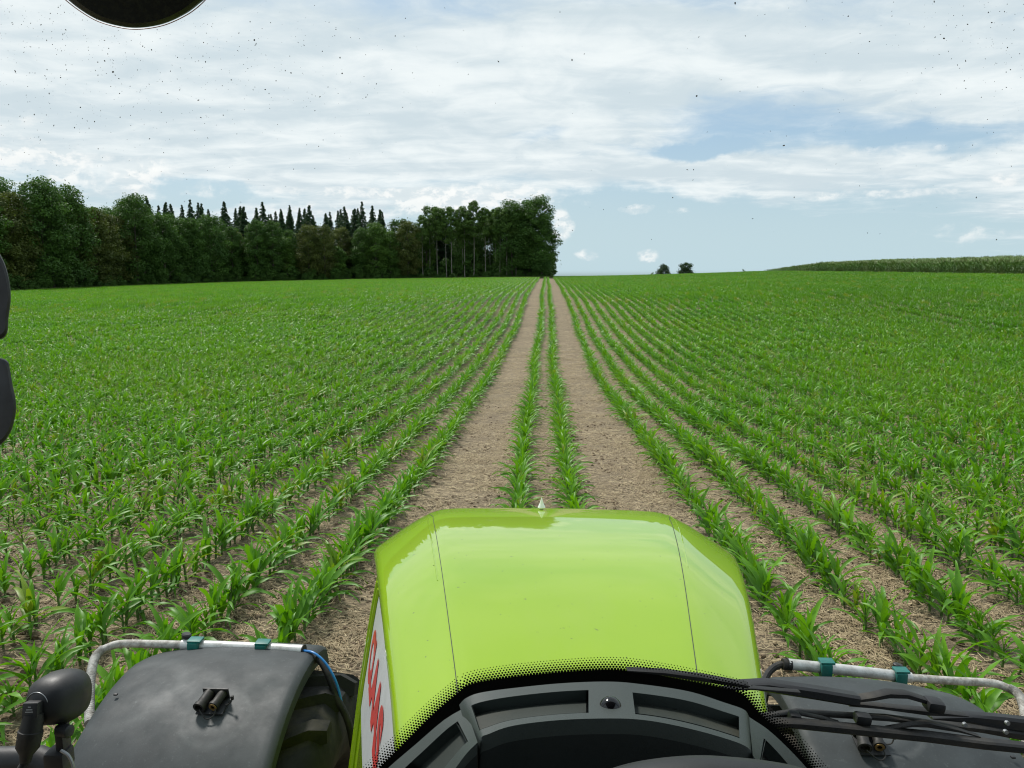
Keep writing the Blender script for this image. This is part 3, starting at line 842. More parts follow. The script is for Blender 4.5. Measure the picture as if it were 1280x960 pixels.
M_LIME = t.m
t = MT('lime_plastic'); t.set(Base_Color=(.25, .44, .01), Roughness=.45); M_LIMEP = t.m
M_FEND = plastic('mudguard_plastic', (.030, .036, .038), .62, .25, 6, .10, 300, .40, (.15, .17, .17), .06)
nt_ = M_FEND.node_tree; nb = nt_.nodes['Principled BSDF']; s0 = nb.inputs['Base Color'].links[0].from_socket
tcn = nt_.nodes.new('ShaderNodeTexCoord'); v1 = nt_.nodes.new('ShaderNodeTexNoise'); v1.inputs['Scale'].default_value = 70; v1.inputs['Detail'].default_value = 6; v1.inputs['Roughness'].default_value = .8; nt_.links.new(tcn.outputs['Object'], v1.inputs['Vector'])
mr1 = nt_.nodes.new('ShaderNodeMapRange'); nt_.links.new(v1.outputs[0], mr1.inputs[0]); mr1.inputs[1].default_value = .58; mr1.inputs[2].default_value = .72; mr1.inputs[4].default_value = .35
mxx = nt_.nodes.new('ShaderNodeMix'); mxx.data_type = 'RGBA'; nt_.links.new(mr1.outputs[0], mxx.inputs[0]); nt_.links.new(s0, mxx.inputs[6]); mxx.inputs[7].default_value = (.16, .18, .18, 1); nt_.links.new(mxx.outputs[2], nb.inputs['Base Color'])
# wiped dust swirls on the mudguards
def swirl(mat, cx_, cy_, r0, w_, amt):
    nt = mat.node_tree; b = nt.nodes['Principled BSDF']; src = b.inputs['Base Color'].links[0].from_socket
    def M(op, a, b_=0.):
        n = nt.nodes.new('ShaderNodeMath'); n.operation = op
        for i, s in enumerate((a, b_)):
            if isinstance(s, (int, float)): n.inputs[i].default_value = s
            else: nt.links.new(s, n.inputs[i])
        return n.outputs[0]
    g = nt.nodes.new('ShaderNodeTexCoord'); s = nt.nodes.new('ShaderNodeSeparateXYZ'); nt.links.new(g.outputs['Object'], s.inputs[0])
    nn = nt.nodes.new('ShaderNodeTexNoise'); nn.inputs['Scale'].default_value = 14; nn.inputs['Detail'].default_value = 5; nt.links.new(g.outputs['Object'], nn.inputs['Vector'])
    x_ = M('SUBTRACT', M('ABSOLUTE', s.outputs[0]), cx_); y_ = M('SUBTRACT', s.outputs[1], cy_)
    r_ = M('SQRT', M('ADD', M('MULTIPLY', x_, x_), M('MULTIPLY', y_, y_)))
    r_ = M('ADD', r_, M('MULTIPLY', M('SUBTRACT', nn.outputs[0], .5), .03))
    d = M('ABSOLUTE', M('SUBTRACT', r_, r0)); mr_ = nt.nodes.new('ShaderNodeMapRange'); nt.links.new(d, mr_.inputs[0]); mr_.inputs[2].default_value = w_; mr_.inputs[3].default_value = amt; mr_.inputs[4].default_value = 0
    f = M('MULTIPLY', mr_.outputs[0], M('MULTIPLY', nn.outputs[0], 1.6))
    mx = nt.nodes.new('ShaderNodeMix'); mx.data_type = 'RGBA'; nt.links.new(f, mx.inputs[0]); nt.links.new(src, mx.inputs[6]); mx.inputs[7].default_value = (.33, .34, .33, 1)
    nt.links.new(mx.outputs[2], b.inputs['Base Color'])
for a in ((1.02, 2.18, .050, .035, .10), (1.02, 2.17, .10, .016, .10), (1.36, 2.30, .16, .04, .08)): swirl(M_FEND, *a)
M_RUB = plastic('black_rubber', (.012, .012, .012), .6, .3, 20, .1, 200, .4, (.10, .085, .06), .5)
M_BLK = plastic('black_plastic', (.010, .011, .013), .55, .2, 20, .05, 300, .5, (.12, .12, .11), .15)
M_TYRE = plastic('tyre_rubber', (.014, .014, .013), .75, .3, 8, .3, 80, .3, (.10, .085, .055), .7)
M_DASH = plastic('dash_plastic', (.036, .048, .045), .55, .06, 5, .15, 900, .4)
M_DASHD = plastic('dash_dark_plastic', (.012, .017, .017), .6, .08, 5, .15, 900, .3)
M_VENT = plastic('vent_floor', (.026, .034, .029), .6, .08, 7, .1, 900, .3, (.22, .19, .13), .25)
M_GREEN = plastic('green_clamp_plastic', (.006, .135, .115), .45, .15, 30, .1, 200, .5, (.10, .2, .18), .3)
M_BLUE = plastic('blue_tube', (.02, .20, .55), .35, .1, 30, 0)
M_FRIT = plastic('black_ceramic', (.003, .003, .003), .5, .1, 30, 0, spec=.2)
t = MT('pale_pipe'); t.set(Base_Color=t.mix(t.mr(t.noise(t.obj, 25, 6, .7), .45, .7), (.62, .62, .60), (.36, .35, .32)), Roughness=.38, Metallic=.25); M_PIPE = t.m
t = MT('dirty_pipe'); c = t.mix(t.mr(t.noise(t.obj, 40, 7, .75), .40, .62), (.50, .49, .45), (.23, .21, .18)); t.set(Base_Color=c, Roughness=.6); t.bump(t.noise(t.obj, 120, 4), .4, .002); M_DPIPE = t.m
t = MT('white_decal'); t.set(Base_Color=t.mix(t.mr(t.noise(t.obj, 14, 5), .3, .7), (.60, .62, .62), (.52, .54, .54)), Roughness=.3); M_WHITE = t.m
t = MT('red_lettering'); t.set(Base_Color=t.mix(t.mr(t.noise(t.obj, 20, 4), .3, .7), (.60, .035, .03), (.50, .05, .04)), Roughness=.35); M_RED = t.m
t = MT('marker_white'); t.set(Base_Color=(.92, .92, .92), Roughness=.35); M_MARK = t.m
t = MT('brass'); t.set(Base_Color=(.45, .30, .12), Metallic=.9, Roughness=.45); M_BRASS = t.m
t = MT('grey_metal'); t.set(Base_Color=(.30, .31, .32), Metallic=.8, Roughness=.4); M_METAL = t.m

# --- hood
HY = [.80, 1.1, 1.5, 1.7, 1.9, 2.05, 2.17, 2.27, 2.35, 2.405, 2.43, 2.445]
HW = [.215, .275, .366, .411, .455, .488, .508, .512, .500, .484, .474, .470]
HD = [.652, .638, .626, .633, .654, .676, .698, .722, .757, .830, .94, 1.40]
HE = [.030, .032, .045, .061, .078, .095, .112, .120, .120, .100, .07, .03]
def sm(y, A):
    return float(np.interp(y, HY, A)) if y > 2.2 else float(sum(np.interp(y+o, HY, A) for o in (-.08, -.04, 0, .04, .08))/5)
def hcx(y): return .055-.035*(y-1.1)
def hood_top(y, u):
    au = abs(u)
    return Vector((hcx(y)+u*sm(y, HW), y, CAMZ-sm(y, HD)-sm(y, HE)*(.10*au**2+.90*max(0., (math.sqrt((au-.66)**2+.004)+au-.66)/.686)**1.25)))
SIDE = [(.010, .008), (.016, .022), (.014, .036), (-.004, .052), (-.010, .072), (.002, .098), (.016, .16), (.058, .40), (.125, .85)]
def side_pt(y, d, sgn=-1):
    e = hood_top(y, sgn); off = float(np.interp(d, [q[1] for q in SIDE], [q[0] for q in SIDE]))
    return Vector((e.x+sgn*off, y, e.z-d))
ys = list(np.linspace(.80, 2.1, 27))+list(np.linspace(2.12, 2.445, 22))
us = list(np.linspace(-1, 1, 41))
rowsH = []
for y in ys:
    eb = 1.0 if y < 2.4 else max(.25, 1-(y-2.4)/.06)
    L_ = [side_pt(y, d*eb, -1) for _, d in SIDE][::-1]; T_ = [hood_top(y, u) for u in us]; R_ = [side_pt(y, d*eb, 1) for _, d in SIDE]
    rowsH.append(L_+T_+R_)
mb = MB(); mb.grid(rowsH)
hood = part(mb, 'hood', M_LIME, auto=50)
# panel gaps
mb = MB()
for u in (-.685, .665):
    pts = [hood_top(y, u*(1 if y < 2.1 else 1+.10*((y-2.1)/.25))) for y in np.linspace(.85, 2.38, 60)]
    mb.tube([p+Vector((0, 0, .0001)) for p in pts], .0007, 6)
part(mb, 'panel_gap', M_BLK, hood)
# raised ledge beside the left gap
mb = MB(); pts = [hood_top(y, -.715)+Vector((0, 0, -.0012)) for y in np.linspace(1.5, 2.36, 40)]; mb.tube(pts, .0020, 8); part(mb, 'raised_ledge', M_LIME, hood)
mb = MB(); pts = [hood_top(y, .70)+Vector((0, 0, -.0012)) for y in np.linspace(1.6, 2.36, 40)]; mb.tube(pts, .0020, 8)
part(mb, 'raised_ledge', M_LIME, hood)
# ribs down the front of the side
for sgn in (-1,):
    for k in range(5):
        y = 2.37-.115*k
        mb = MB(); mb.tube([side_pt(y, d, sgn)+Vector((sgn*.001, 0, 0)) for d in np.linspace(.10 if k else .09, .84, 20)], .009, 8)
        part(mb, 'rib', M_LIME, hood)
# white panel with the lettering
def side_hit(px, py):
    d0 = ray(px, py); prev = None; best = None
    for k in range(600):
        Z_ = 1.0+k*.0025; p = Vector((0, 0, CAMZ))+d0*Z_; e = hood_top(min(p.y, 2.4), -1); dd = e.z-p.z
        s = p.x-(e.x-float(np.interp(dd, [q[1] for q in SIDE], [q[0] for q in SIDE])))
        if prev is not None and (prev < 0) != (s < 0) and dd > .05: best = (p.y, dd)
        prev = s
    return best
mb = MB(); dc_ = []
for y in np.linspace(.85, 1.90, 26): dc_.append([side_pt(y, d, -1)+Vector((-.0012, 0, 0)) for d in (.118, .14, .20, .28, .36, .44)])
mb.grid(dc_); decal = part(mb, 'side_panel_decal', M_WHITE, hood)
fc = bpy.data.curves.new('brand', 'FONT'); fc.body = 'CLAAS'; fc.size = .165; fc.offset = .009; fc.space_character = 1.0
fo = bpy.data.objects.new('brand', fc); COL.objects.link(fo)
dg = bpy.context.evaluated_depsgraph_get(); fm = bpy.data.meshes.new_from_object(fo.evaluated_get(dg)); bpy.data.objects.remove(fo)
for v in fm.vertices:
    X_, Y_ = v.co.x, v.co.y; q = side_pt(1.84-X_*1.02, .300-Y_, -1); v.co = (q.x-.0026, q.y, q.z)
fm.materials.clear(); fm.materials.append(M_RED); lt = bpy.data.objects.new('lettering', fm); COL.objects.link(lt); lt.parent = decal

# --- front mudguards and wheels
FX = -.02
def mudguard(sgn):
    AY, AZ, RR = (2.40, CAMZ-2.15, .80) if sgn < 0 else (2.27, CAMZ-2.165, .80)
    th0, th1 = math.asin(.36/RR), -1.25
    xi, xo = .82, 1.475
    rowsM, n = [], 26
    def pt(v, a, b_):      # v along arc 0..1, a distance from inner to outer, b_ outward normal offset
        th = th0+(th1-th0)*v
        return Vector((FX+sgn*a, AY+(RR+b_)*math.sin(th), AZ+(RR+b_)*math.cos(th)))
    for j in range(n+1):
        v = j/n
        s_in = xi-.05*v; s_out = xo-.075*v
        c_ = max(0, 1-v/.20); s_out -= .26*(1-math.sqrt(max(0, 1-c_**2.0)))       # rounded outer front corner
        prof = [(s_in-.004, -.055), (s_in-.010, -.050), (s_in-.012, -.012), (s_in-.004, -.002), (s_in+.012, .003)]
        m = 14
        for k in range(m+1):
            u = k/m; a = s_in+.03+(s_out-.05-s_in-.03)*u; prof.append((a, .004+.007*math.sin(math.pi*u)-.030*u**3))
        prof += [(s_out-.020, -.040), (s_out-.004, -.062), (s_out, -.095), (s_out-.002, -.14)]
        dr = .05*max(0, 1-v/.06)**2
        rowsM.append([pt(v, a, b_-dr) for a, b_ in prof])
    top = rowsM
    # underside, for thickness
    und = [[Vector(p)+Vector((0, 0, -.006)) for p in r] for r in rowsM]
    mb = MB(); mb.grid(top); mb.grid([r[::-1] for r in und])
    mb.grid([top[0], und[0]]); mb.grid([top[-1], und[-1]])
    mb.grid([[r[0] for r in top], [r[0] for r in und]]); mb.grid([[r[-1] for r in top], [r[-1] for r in und]])
    # stay rod under the guard
    g = part(mb, 'mudguard', M_FEND, auto=40)
    # socket plate with two sockets
    v0 = .42 if sgn < 0 else .40
    cx_ = 1.02 if sgn < 0 else .97
    base = pt(v0, cx_, .012); th = th0+(th1-th0)*v0; nrm = Vector((0, math.sin(th), math.cos(th))); tan = Vector((0, -math.cos(th), math.sin(th)))
    rot = Matrix((Vector((1, 0, 0)), -tan, nrm)).transposed()
    br = MB(); br.box(base+nrm*.004-tan*.006, .085, .075, .005, rot, .001); br.box(base+nrm*.022+tan*(-.036), .082, .005, .042, rot, .001)
    b_ = part(br, 'socket_bracket', M_BLK, g)
    for k, (ox, r_, ln) in enumerate(((-.020, .0165, .062), (.022, .0140, .055))):
        s_ = MB(); c0 = base+Vector((ox, 0, 0))+nrm*.026-tan*.034
        ax = (tan*1.0+nrm*(-.05)+Vector((-.18*1, 0, 0))).normalized()
        s_.lathe(c0, ax, [(0, 0), (0, r_), (ln*.8, r_), (ln*.82, r_*1.2), (ln, r_*1.2), (ln, r_*.82), (ln*.75, r_*.8), (ln*.75, 0)], 20)
        so = part(s_, 'socket', M_RUB, b_)
        if k == 1:
            s_ = MB(); s_.lathe(c0+ax*(ln+.0), ax, [(0, r_*.5), (0.001, r_*.95), (.003, r_*.95), (.003, r_*.5)], 18); part(s_, 'brass_ring', M_BRASS, so)
    cb_ = MB(); cb_.tube(bez([base+Vector((-.028, 0, 0))+tan*.03+nrm*.02, base+tan*.052+nrm*.008, base+Vector((.02, 0, 0))+tan*.045+nrm*.012, base+Vector((.022, 0, 0))+tan*.02+nrm*.02]), .0022, 6)
    cb_.tube(bez([base+Vector((.04, 0, 0))+nrm*.012, base+Vector((.055, 0, 0))+nrm*.018, base+Vector((.062, 0, 0))-tan*.006+nrm*.03]), .0022, 6); cb_.box(base+Vector((.064, 0, 0))-tan*.008+nrm*.034, .008, .008, .014, None, .002)
    part(cb_, 'socket_wire', M_RUB, b_)
    bl = MB(); bl.box(pt(.37 if sgn < 0 else .4, 1.375, -.01), .012, .010, .006, None, .002); part(bl, 'bolt_head', M_BLK, g)
    # wheel
    R_, W_ = .705, .29; WX = FX+sgn*.99; c_ = Vector((WX, AY, AZ))
    prof = [(-W_*.62, .36), (-W_*.95, .42), (-W_*1.04, .52), (-W_*.98, .62), (-W_*.86, .660), (-W_*.4, .672), (0, .676), (W_*.4, .672), (W_*.86, .660), (W_*.98, .62), (W_*1.04, .52), (W_*.95, .42), (W_*.62, .36)]
    mb = MB(); mb.lathe(c_, (1, 0, 0), prof, 72); wh = part(mb, 'tyre', M_TYRE, auto=60)
    mb = MB()
    for k in range(44):
        s2 = 1 if k % 2 else -1; a0 = 2*math.pi*k/44; rl = []
        for q in range(7):
            u = q/6; xx = s2*(.01+u*W_*1.0); a = a0+(.30*u)*1.0
            rt = .705-.014*u**2-.045*max(0, u-.85)/.15*.6; rb = .62 if u > .8 else .655
            hw = .020+.006*u
            def pp(rad, da): return c_+Vector((xx, rad*math.sin(a+da), rad*math.cos(a+da)))
            rl.append([pp(rb, -hw*1.35/.7), pp(rt, -hw/.7), pp(rt, hw/.7), pp(rb, hw*1.35/.7)])
        mb.grid(rl); mb.add(rl[0], [(0, 1, 2, 3)]); mb.add(rl[-1], [(0, 1, 2, 3)])
    part(mb, 'tread', M_TYRE, wh, auto=30)
    mb = MB(); mb.lathe(c_, (1, 0, 0), [(-W_*.62, .365), (-W_*.62, .33), (-.10, .30), (-.04, .12), (-.14, .10), (-.14, 0)], 48)
    mb.lathe(c_, (1, 0, 0), [(-W_*.62, .33), (W_*.62, .33), (W_*.62, .365)], 48); part(mb, 'rim', M_LIMEP, wh)
mudguard(-1); mudguard(1)
mb = MB(); mb.tube([(FX-.8, 2.40, CAMZ-2.15), (FX+.8, 2.40, CAMZ-2.15)], .09, 16); part(mb, 'front_axle', M_BLK)
mb = MB(); mb.box((.03, 1.7, CAMZ-1.75), .62, 1.3, .5, None, .03); part(mb, 'engine_block', M_BLK)

# --- spray rails on the mudguards
def rail(kind, white, dirty, clamps, knob, ext):
    mb = MB(); mb.tube(bez(white, 6), .0195, 16); r_ = part(mb, 'guard_rail', M_PIPE)
    mb = MB(); mb.tube([white[0], Vector(white[0])+(Vector(white[0])-Vector(white[1])).normalized()*.004], .0215, 14); part(mb, 'end_cap', M_RUB, r_)
    pth = bez(dirty, 9); mb = MB(); mb.tube(pth, .0145, 12); part(mb, 'dirty_rail', M_DPIPE, r_)
    if ext:
        pe = bez(ext, 14); n_ = len(pe); fine = []
        for i in range(n_-1):
            for k in range(4): fine.append(Vector(pe[i]).lerp(Vector(pe[i+1]), k/4))
        mb = MB(); mb.tube(fine, [.0165 if (i//2) % 2 else .0140 for i in range(len(fine))], 12); part(mb, 'corrugated_sleeve', M_DPIPE, r_, auto=80)
    for c_ in clamps:
        c_ = Vector(c_); mb = MB(); mb.box(c_+Vector((0, -.004, -.002)), .040, .046, .052, None, .006); mb.box(c_+Vector((.004, -.002, .027)), .050, .040, .008, None, .002); mb.box(c_+Vector((0, -.010, -.034)), .036, .026, .024, None, .005)
        part(mb, 'clamp', M_GREEN, r_)
    mb = MB(); k_ = Vector(knob); ax = Vector((.2, .1, 1)).normalized()
    mb.lathe(k_, ax, [(-.03, .005), (-.006, .005), (-.006, .016), (.006, .018), (.010, .014), (.010, 0)], 14); part(mb, 'knob', M_BLK, r_)
    return r_
LZ = 2.82
rl = rail('l', [P(379, 813, 2.78), P(300, 809, LZ), P(228, 806, 2.85)], [P(232, 806, 2.85), P(190, 805, 2.86), P(150, 805, 2.86), P(128, 812, 2.84)],
     [P(244, 808, 2.835), P(328, 811, 2.80)], P(233, 795, 2.86), [P(129, 811, 2.845), P(119, 822, 2.80), P(114, 842, 2.72), P(112, 872, 2.62), P(112, 905, 2.5)])
rail('r', [P(984, 830, 2.76), P(1060, 838, 2.78), P(1138, 847, 2.80)], [P(1134, 847, 2.80), P(1190, 851, 2.81), P(1240, 854, 2.81), P(1262, 861, 2.79)],
     [P(1031, 835, 2.765), P(1124, 846, 2.79)], P(1122, 833, 2.82), [P(1261, 860, 2.79), P(1273, 868, 2.76), P(1280, 885, 2.70), P(1283, 915, 2.6), P(1284, 940, 2.5)])
mb = MB(); mb.tube(bez([P(374, 812, 2.79), P(386, 819, 2.77), P(400, 826, 2.75), P(411, 845, 2.72), P(421, 872, 2.70), P(436, 905, 2.70), P(446, 960, 2.72)], 8), [.0125]*48+[.0125]); part(mb, 'black_hose', M_RUB)
mb = MB(); mb.tube(bez([P(378, 813, 2.775), P(392, 816, 2.74), P(407, 829, 2.72), P(420, 852, 2.70), P(427, 878, 2.70), P(431, 900, 2.70)], 8), .0042, 8); part(mb, 'blue_tube', M_BLUE)
mb = MB(); mb.tube(bez([P(386, 818, 2.765), P(396, 824, 2.75)], 4), .018, 12); part(mb, 'tape_wrap', M_RUB)
mb = MB(); mb.tube(bez([P(986, 831, 2.76), P(972, 832, 2.76), P(960, 842, 2.74), P(952, 862, 2.70), P(950, 885, 2.66)], 8), .0125, 10); part(mb, 'black_hose', M_RUB)
mb = MB(); mb.tube([P(989, 831, 2.76), P(978, 830, 2.76)], .0200, 14); part(mb, 'tape_wrap', M_RUB)

# --- aiming marker on the nose
mk = P(677, 634, 2.285)
mb = MB()
A_ = [(-.0115, 0), (-.0055, .012), (0, .031), (.0055, .012), (.0115, 0), (0, -.009)]
mb.lathe(mk, (0, 0, 1), [(-.010, 0), (0, .0115), (.012, .0060), (.031, 0)], 16)
mb.tube([mk+Vector((0, 0, -.03)), mk], .003, 8); part(mb, 'aiming_marker', M_MARK, smooth=False)

# --- windscreen with its printed border and the dirt on it
def glass_y(x, z): return .70-.10*x*x-.06*(z-CAMZ+.4)
def on_glass(px, py, inset=0.):
    d = ray(px, py); Z_ = .7
    for _ in range(8):
        p = Vector((0, 0, CAMZ))+d*Z_; Z_ *= (glass_y(p.x, p.z)-inset)/p.y
    return Vector((0, 0, CAMZ))+d*Z_
OUT = [(452, 985), (474, 960), (500, 934), (541, 893), (575, 864), (584, 857), (602, 852), (642, 846), (703, 840), (760, 837), (800, 840), (857, 850), (900, 859), (925, 866), (936, 875), (951, 893), (974, 914), (1007, 951), (1035, 985)]
OUT = [tuple(p[:2]) for p in bez([(x, y, 0) for x, y in OUT], 4)]
mb = MB(); low = [(x+(740-x)*.10, y+62) for x, y in OUT]
mb.grid([[on_glass(*p) for p in OUT], [on_glass((a[0]+b[0])/2, (a[1]+b[1])/2) for a, b in zip(OUT, low)], [on_glass(*p) for p in low]])
mb.grid([[on_glass(*p, .003) for p in OUT], [on_glass(*p, .003) for p in low]])
mb.grid([[on_glass(*p) for p in OUT], [on_glass(*p, .003) for p in OUT]])
gl = MB(); gr_ = []
for j in range(15):
    z = CAMZ-.62+j*.09; gr_.append([Vector((x, glass_y(x, z)+.006, z)) for x in np.linspace(-.62, .72, 21)])
gl.grid(gr_)
t = MT('clear_glass'); tb = t.n('ShaderNodeBsdfTransparent', {'Color': (1., 1., 1.)}); t.L.new(tb.outputs[0], t.out.inputs[0])
glass = part(gl, 'windscreen', t.m)
part(mb, 'printed_border', M_FRIT, glass)
mb = MB(); acc = 0.
seg_len = [math.hypot(b[0]-a[0], b[1]-a[1]) for a, b in zip(OUT[:-1], OUT[1:])]
tot = sum(seg_len); npos = int(tot/3.9)
def along(s):
    for a, b, l in zip(OUT[:-1], OUT[1:], seg_len):
        if s <= l: return a[0]+(b[0]-a[0])*s/l, a[1]+(b[1]-a[1])*s/l, (b[0]-a[0])/l, (b[1]-a[1])/l
        s -= l
    return OUT[-1][0], OUT[-1][1], 1, 0
for rw in range(6):
    for k in range(npos):
        x, y, tx, ty = along((k+.5*(rw % 2))*3.9)
        nx_, ny_ = ty, -tx
        if ny_ > 0: nx_, ny_ = -nx_, -ny_
        d = .8+rw*2.9; rad = (1.95-.24*rw)*.74/960*.98
        c_ = on_glass(x+nx_*d, y+ny_*d)
        mb.add([c_+Vector((rad*math.cos(q), 0, rad*math.sin(q))) for q in [math.pi/4*j for j in range(8)]], [tuple(range(8))])
dots = part(mb, 'border_dots', M_FRIT, glass, smooth=False, merge=0); dots['kind'] = 'stuff'
t = MT('dirt_speck'); t.set(Base_Color=t.mix(t.mr(t.noise(t.obj, 60, 2), .4, .6), (.13, .13, .125), (.5, .52, .52)), Roughness=.9); M_SPECK = t.m
mb = MB(); r5 = random.Random(9)
def speck(px, py, r_):
    c_ = on_glass(px, py, -.004); n_ = r5.choice((5, 6, 7)); a0 = r5.uniform(0, 3.14); el = r5.uniform(.18, .8)
    vs_ = []
    for q in range(n_):
        a = 2*math.pi*q/n_; rr_ = r_*r5.uniform(.6, 1.15); x, z = rr_*math.cos(a), rr_*math.sin(a)*el
        vs_.append(c_+Vector((x*math.cos(a0)-z*math.sin(a0), 0, x*math.sin(a0)+z*math.cos(a0))))
    mb.add(vs_, [tuple(range(n_))])
for px, py, r_ in ((19, 89, .0016), (131, 76, .0010), (141, 90, .0012), (144, 94, .0009), (133, 92, .0007), (318, 50, .0011), (320, 55, .0012), (248, 125, .0011), (251, 147, .0010), (425, 72, .0009), (623, 77, .0013), (871, 120, .0011),
                   (980, 182, .0012), (859, 212, .001), (867, 212, .0008), (866, 225, .0009), (715, 75, .001), (700, 15, .0012), (919, 4, .0015), (1180, 48, .0010), (1115, 20, .0009), (1207, 76, .001), (956, 18, .001), (279, 144, .0008), (345, 101, .0008), (180, 156, .0008), (783, 822, .0011), (782, 828, .0006), (669, 735, .0008), (542, 707, .0011), (1045, 205, .0008), (1100, 292, .0008)):
    speck(px, py, r_)
for k in range(1100):
    u = r5.random()
    if u < .50: px, py = abs(r5.gauss(0, 190)), abs(r5.gauss(0, 110))+5
    elif u < .70: px, py = r5.gauss(300, 110), r5.gauss(90, 55)
    elif u < .85: px, py = 1290-abs(r5.gauss(0, 120)), abs(r5.gauss(0, 75))
    else: px, py = r5.uniform(0, 1280), r5.uniform(0, 330)
    if -5 < px < 1290 and -5 < py < 340: speck(px, py, .00028+.00060*r5.random()**3)
sk = part(mb, 'dirt_specks', M_SPECK, glass, smooth=False, merge=0); sk['kind'] = 'stuff'

# --- dashboard
TOPC = [(574, 881), (582, 873), (600, 866), (642, 860), (703, 854), (760, 852), (800, 855), (860, 864), (905, 878), (930, 887), (937, 897)]
LIPC = [(596, 958), (600, 925), (612, 917), (642, 907), (700, 900), (763, 898), (805, 900), (850, 908), (900, 921), (934, 934), (942, 950)]
TOPC = [tuple(p[:2]) for p in bez([(x, y, 0) for x, y in TOPC], 6)]; LIPC = [tuple(p[:2]) for p in bez([(x, y, 0) for x, y in LIPC], 6)]
ZT, ZL = .64, .575
def dsurf(u, v):                     # u 0..1 along the panel, v 0 at the glass .. 1 at the lip
    k = u*(len(TOPC)-1); i = min(int(k), len(TOPC)-2); f = k-i
    a = Vector(TOPC[i]).lerp(Vector(TOPC[i+1]), f); b = Vector(LIPC[i]).lerp(Vector(LIPC[i+1]), f)
    q = a.lerp(b, v); return P(q.x, q.y, ZT+(ZL-ZT)*v)
U = np.linspace(0, 1, 61); Vv = np.linspace(0, 1, 13)
def panel_with_wells(surf, U, Vv, wells, depth, name, mats, parent=None):
    mb = MB(); mb.cur = 0
    def inwell(u, v):
        for w_ in wells:
            if w_[0] < u < w_[1] and w_[2] < v < w_[3]: return w_
        return None
    Us = sorted(set(list(U)+[w_[i] for w_ in wells for i in (0, 1)])); Vs = sorted(set(list(Vv)+[w_[i] for w_ in wells for i in (2, 3)]))
    pts = {(i, j): surf(u, v) for i, u in enumerate(Us) for j, v in enumerate(Vs)}
    nrm = (surf(.5, .2)-surf(.5, .8)).cross(surf(.45, .5)-surf(.55, .5)).normalized()
    if nrm.z < 0: nrm = -nrm
    for i in range(len(Us)-1):
        for j in range(len(Vs)-1):
            w_ = inwell((Us[i]+Us[i+1])/2, (Vs[j]+Vs[j+1])/2)
            q = [pts[i, j], pts[i+1, j], pts[i+1, j+1], pts[i, j+1]]
            if w_ is None: mb.cur = 0; mb.add(q, [(0, 1, 2, 3)])
            else:
                mb.cur = 1; dn = [p-nrm*depth for p in q]; mb.add(dn, [(0, 1, 2, 3)])
                mb.cur = 0
                for (a, b, du, dv) in ((0, 1, 0, -1), (1, 2, 1, 0), (2, 3, 0, 1), (3, 0, -1, 0)):
                    uu = (Us[i]+Us[i+1])/2+du*(Us[i+1]-Us[i]); vv_ = (Vs[j]+Vs[j+1])/2+dv*(Vs[j+1]-Vs[j])
                    if inwell(uu, vv_) is not w_: mb.add([q[a], q[b], dn[b], dn[a]], [(0, 1, 2, 3)])
    return mb, nrm
mb, nrm = panel_with_wells(dsurf, U, Vv, [(.125, .455, .22, .84), (.575, .865, .26, .86)], .009, 'dashboard', None)
# lip rolls over into the deep instrument recess
lipr = []
for s_, (dz_, dz2) in enumerate(((0, 0), (.004, -.003), (.012, -.010), (.022, -.024), (.030, -.06), (.030, -.16))):
    lipr.append([dsurf(u, 1.0)+Vector((0, -dz_*.35, dz2)) for u in U])
mb.cur = 0; mb.grid(lipr[:3]); mb.cur = 2; mb.grid(lipr[2:])
dash = part(mb, 'dashboard', [M_DASH, M_VENT, M_DASHD], auto=45)
# side facets of the dashboard
def facet(A, B, well, nm):
    A = [tuple(p[:2]) for p in bez([(x, y, 0) for x, y in A], 5)]; B = [tuple(p[:2]) for p in bez([(x, y, 0) for x, y in B], 5)]
    def sf(u, v):
        k = u*(len(A)-1); i = min(int(k), len(A)-2); f = k-i
        a = Vector(A[i]).lerp(Vector(A[i+1]), f); b = Vector(B[i]).lerp(Vector(B[i+1]), f); q = a.lerp(b, v); return P(q.x, q.y, .64-.07*v)
    m_, _ = panel_with_wells(sf, np.linspace(0, 1, 13), np.linspace(0, 1, 7), [well], .009, nm, None)
    lr = [[sf(u, 1.)+Vector((0, -.3*a, -b)) for u in np.linspace(0, 1, 13)] for a, b in ((0, 0), (.008, .008), (.018, .03), (.02, .15))]
    m_.cur = 0; m_.grid(lr[:2]); m_.cur = 2; m_.grid(lr[1:])
    part(m_, 'dashboard_wing', [M_DASH, M_VENT, M_DASHD], dash, auto=45)
facet([(440, 1010), (480, 965), (520, 930), (555, 900), (582, 884)], [(520, 1030), (545, 995), (566, 965), (583, 942), (597, 928)], (.30, .86, .22, .80), 'l')
facet([(936, 896), (960, 912), (985, 935), (1010, 962), (1040, 1000)], [(941, 944), (950, 958), (958, 975), (970, 1000), (990, 1030)], (.22, .80, .28, .85), 'r')
mb = MB(); bc = P(763, 884, .600); ax = nrm
mb.lathe(bc-ax*.006, ax, [(0, .0125), (.003, .0125), (.0035, .010), (.0035, 0)], 24); pr = part(mb, 'sensor_ring', M_DASH, dash)
mb = MB(); mb.lathe(bc-ax*.004, ax, [(.0, .0090)]+[(.003+.0092*math.sin(q), .0090*math.cos(q)) for q in np.linspace(0, math.pi/2, 10)], 28)
t = MT('gloss_black'); t.set(Base_Color=(.006, .006, .007), Roughness=.12); M_GLOSS = t.m
part(mb, 'sun_sensor', M_GLOSS, dash)
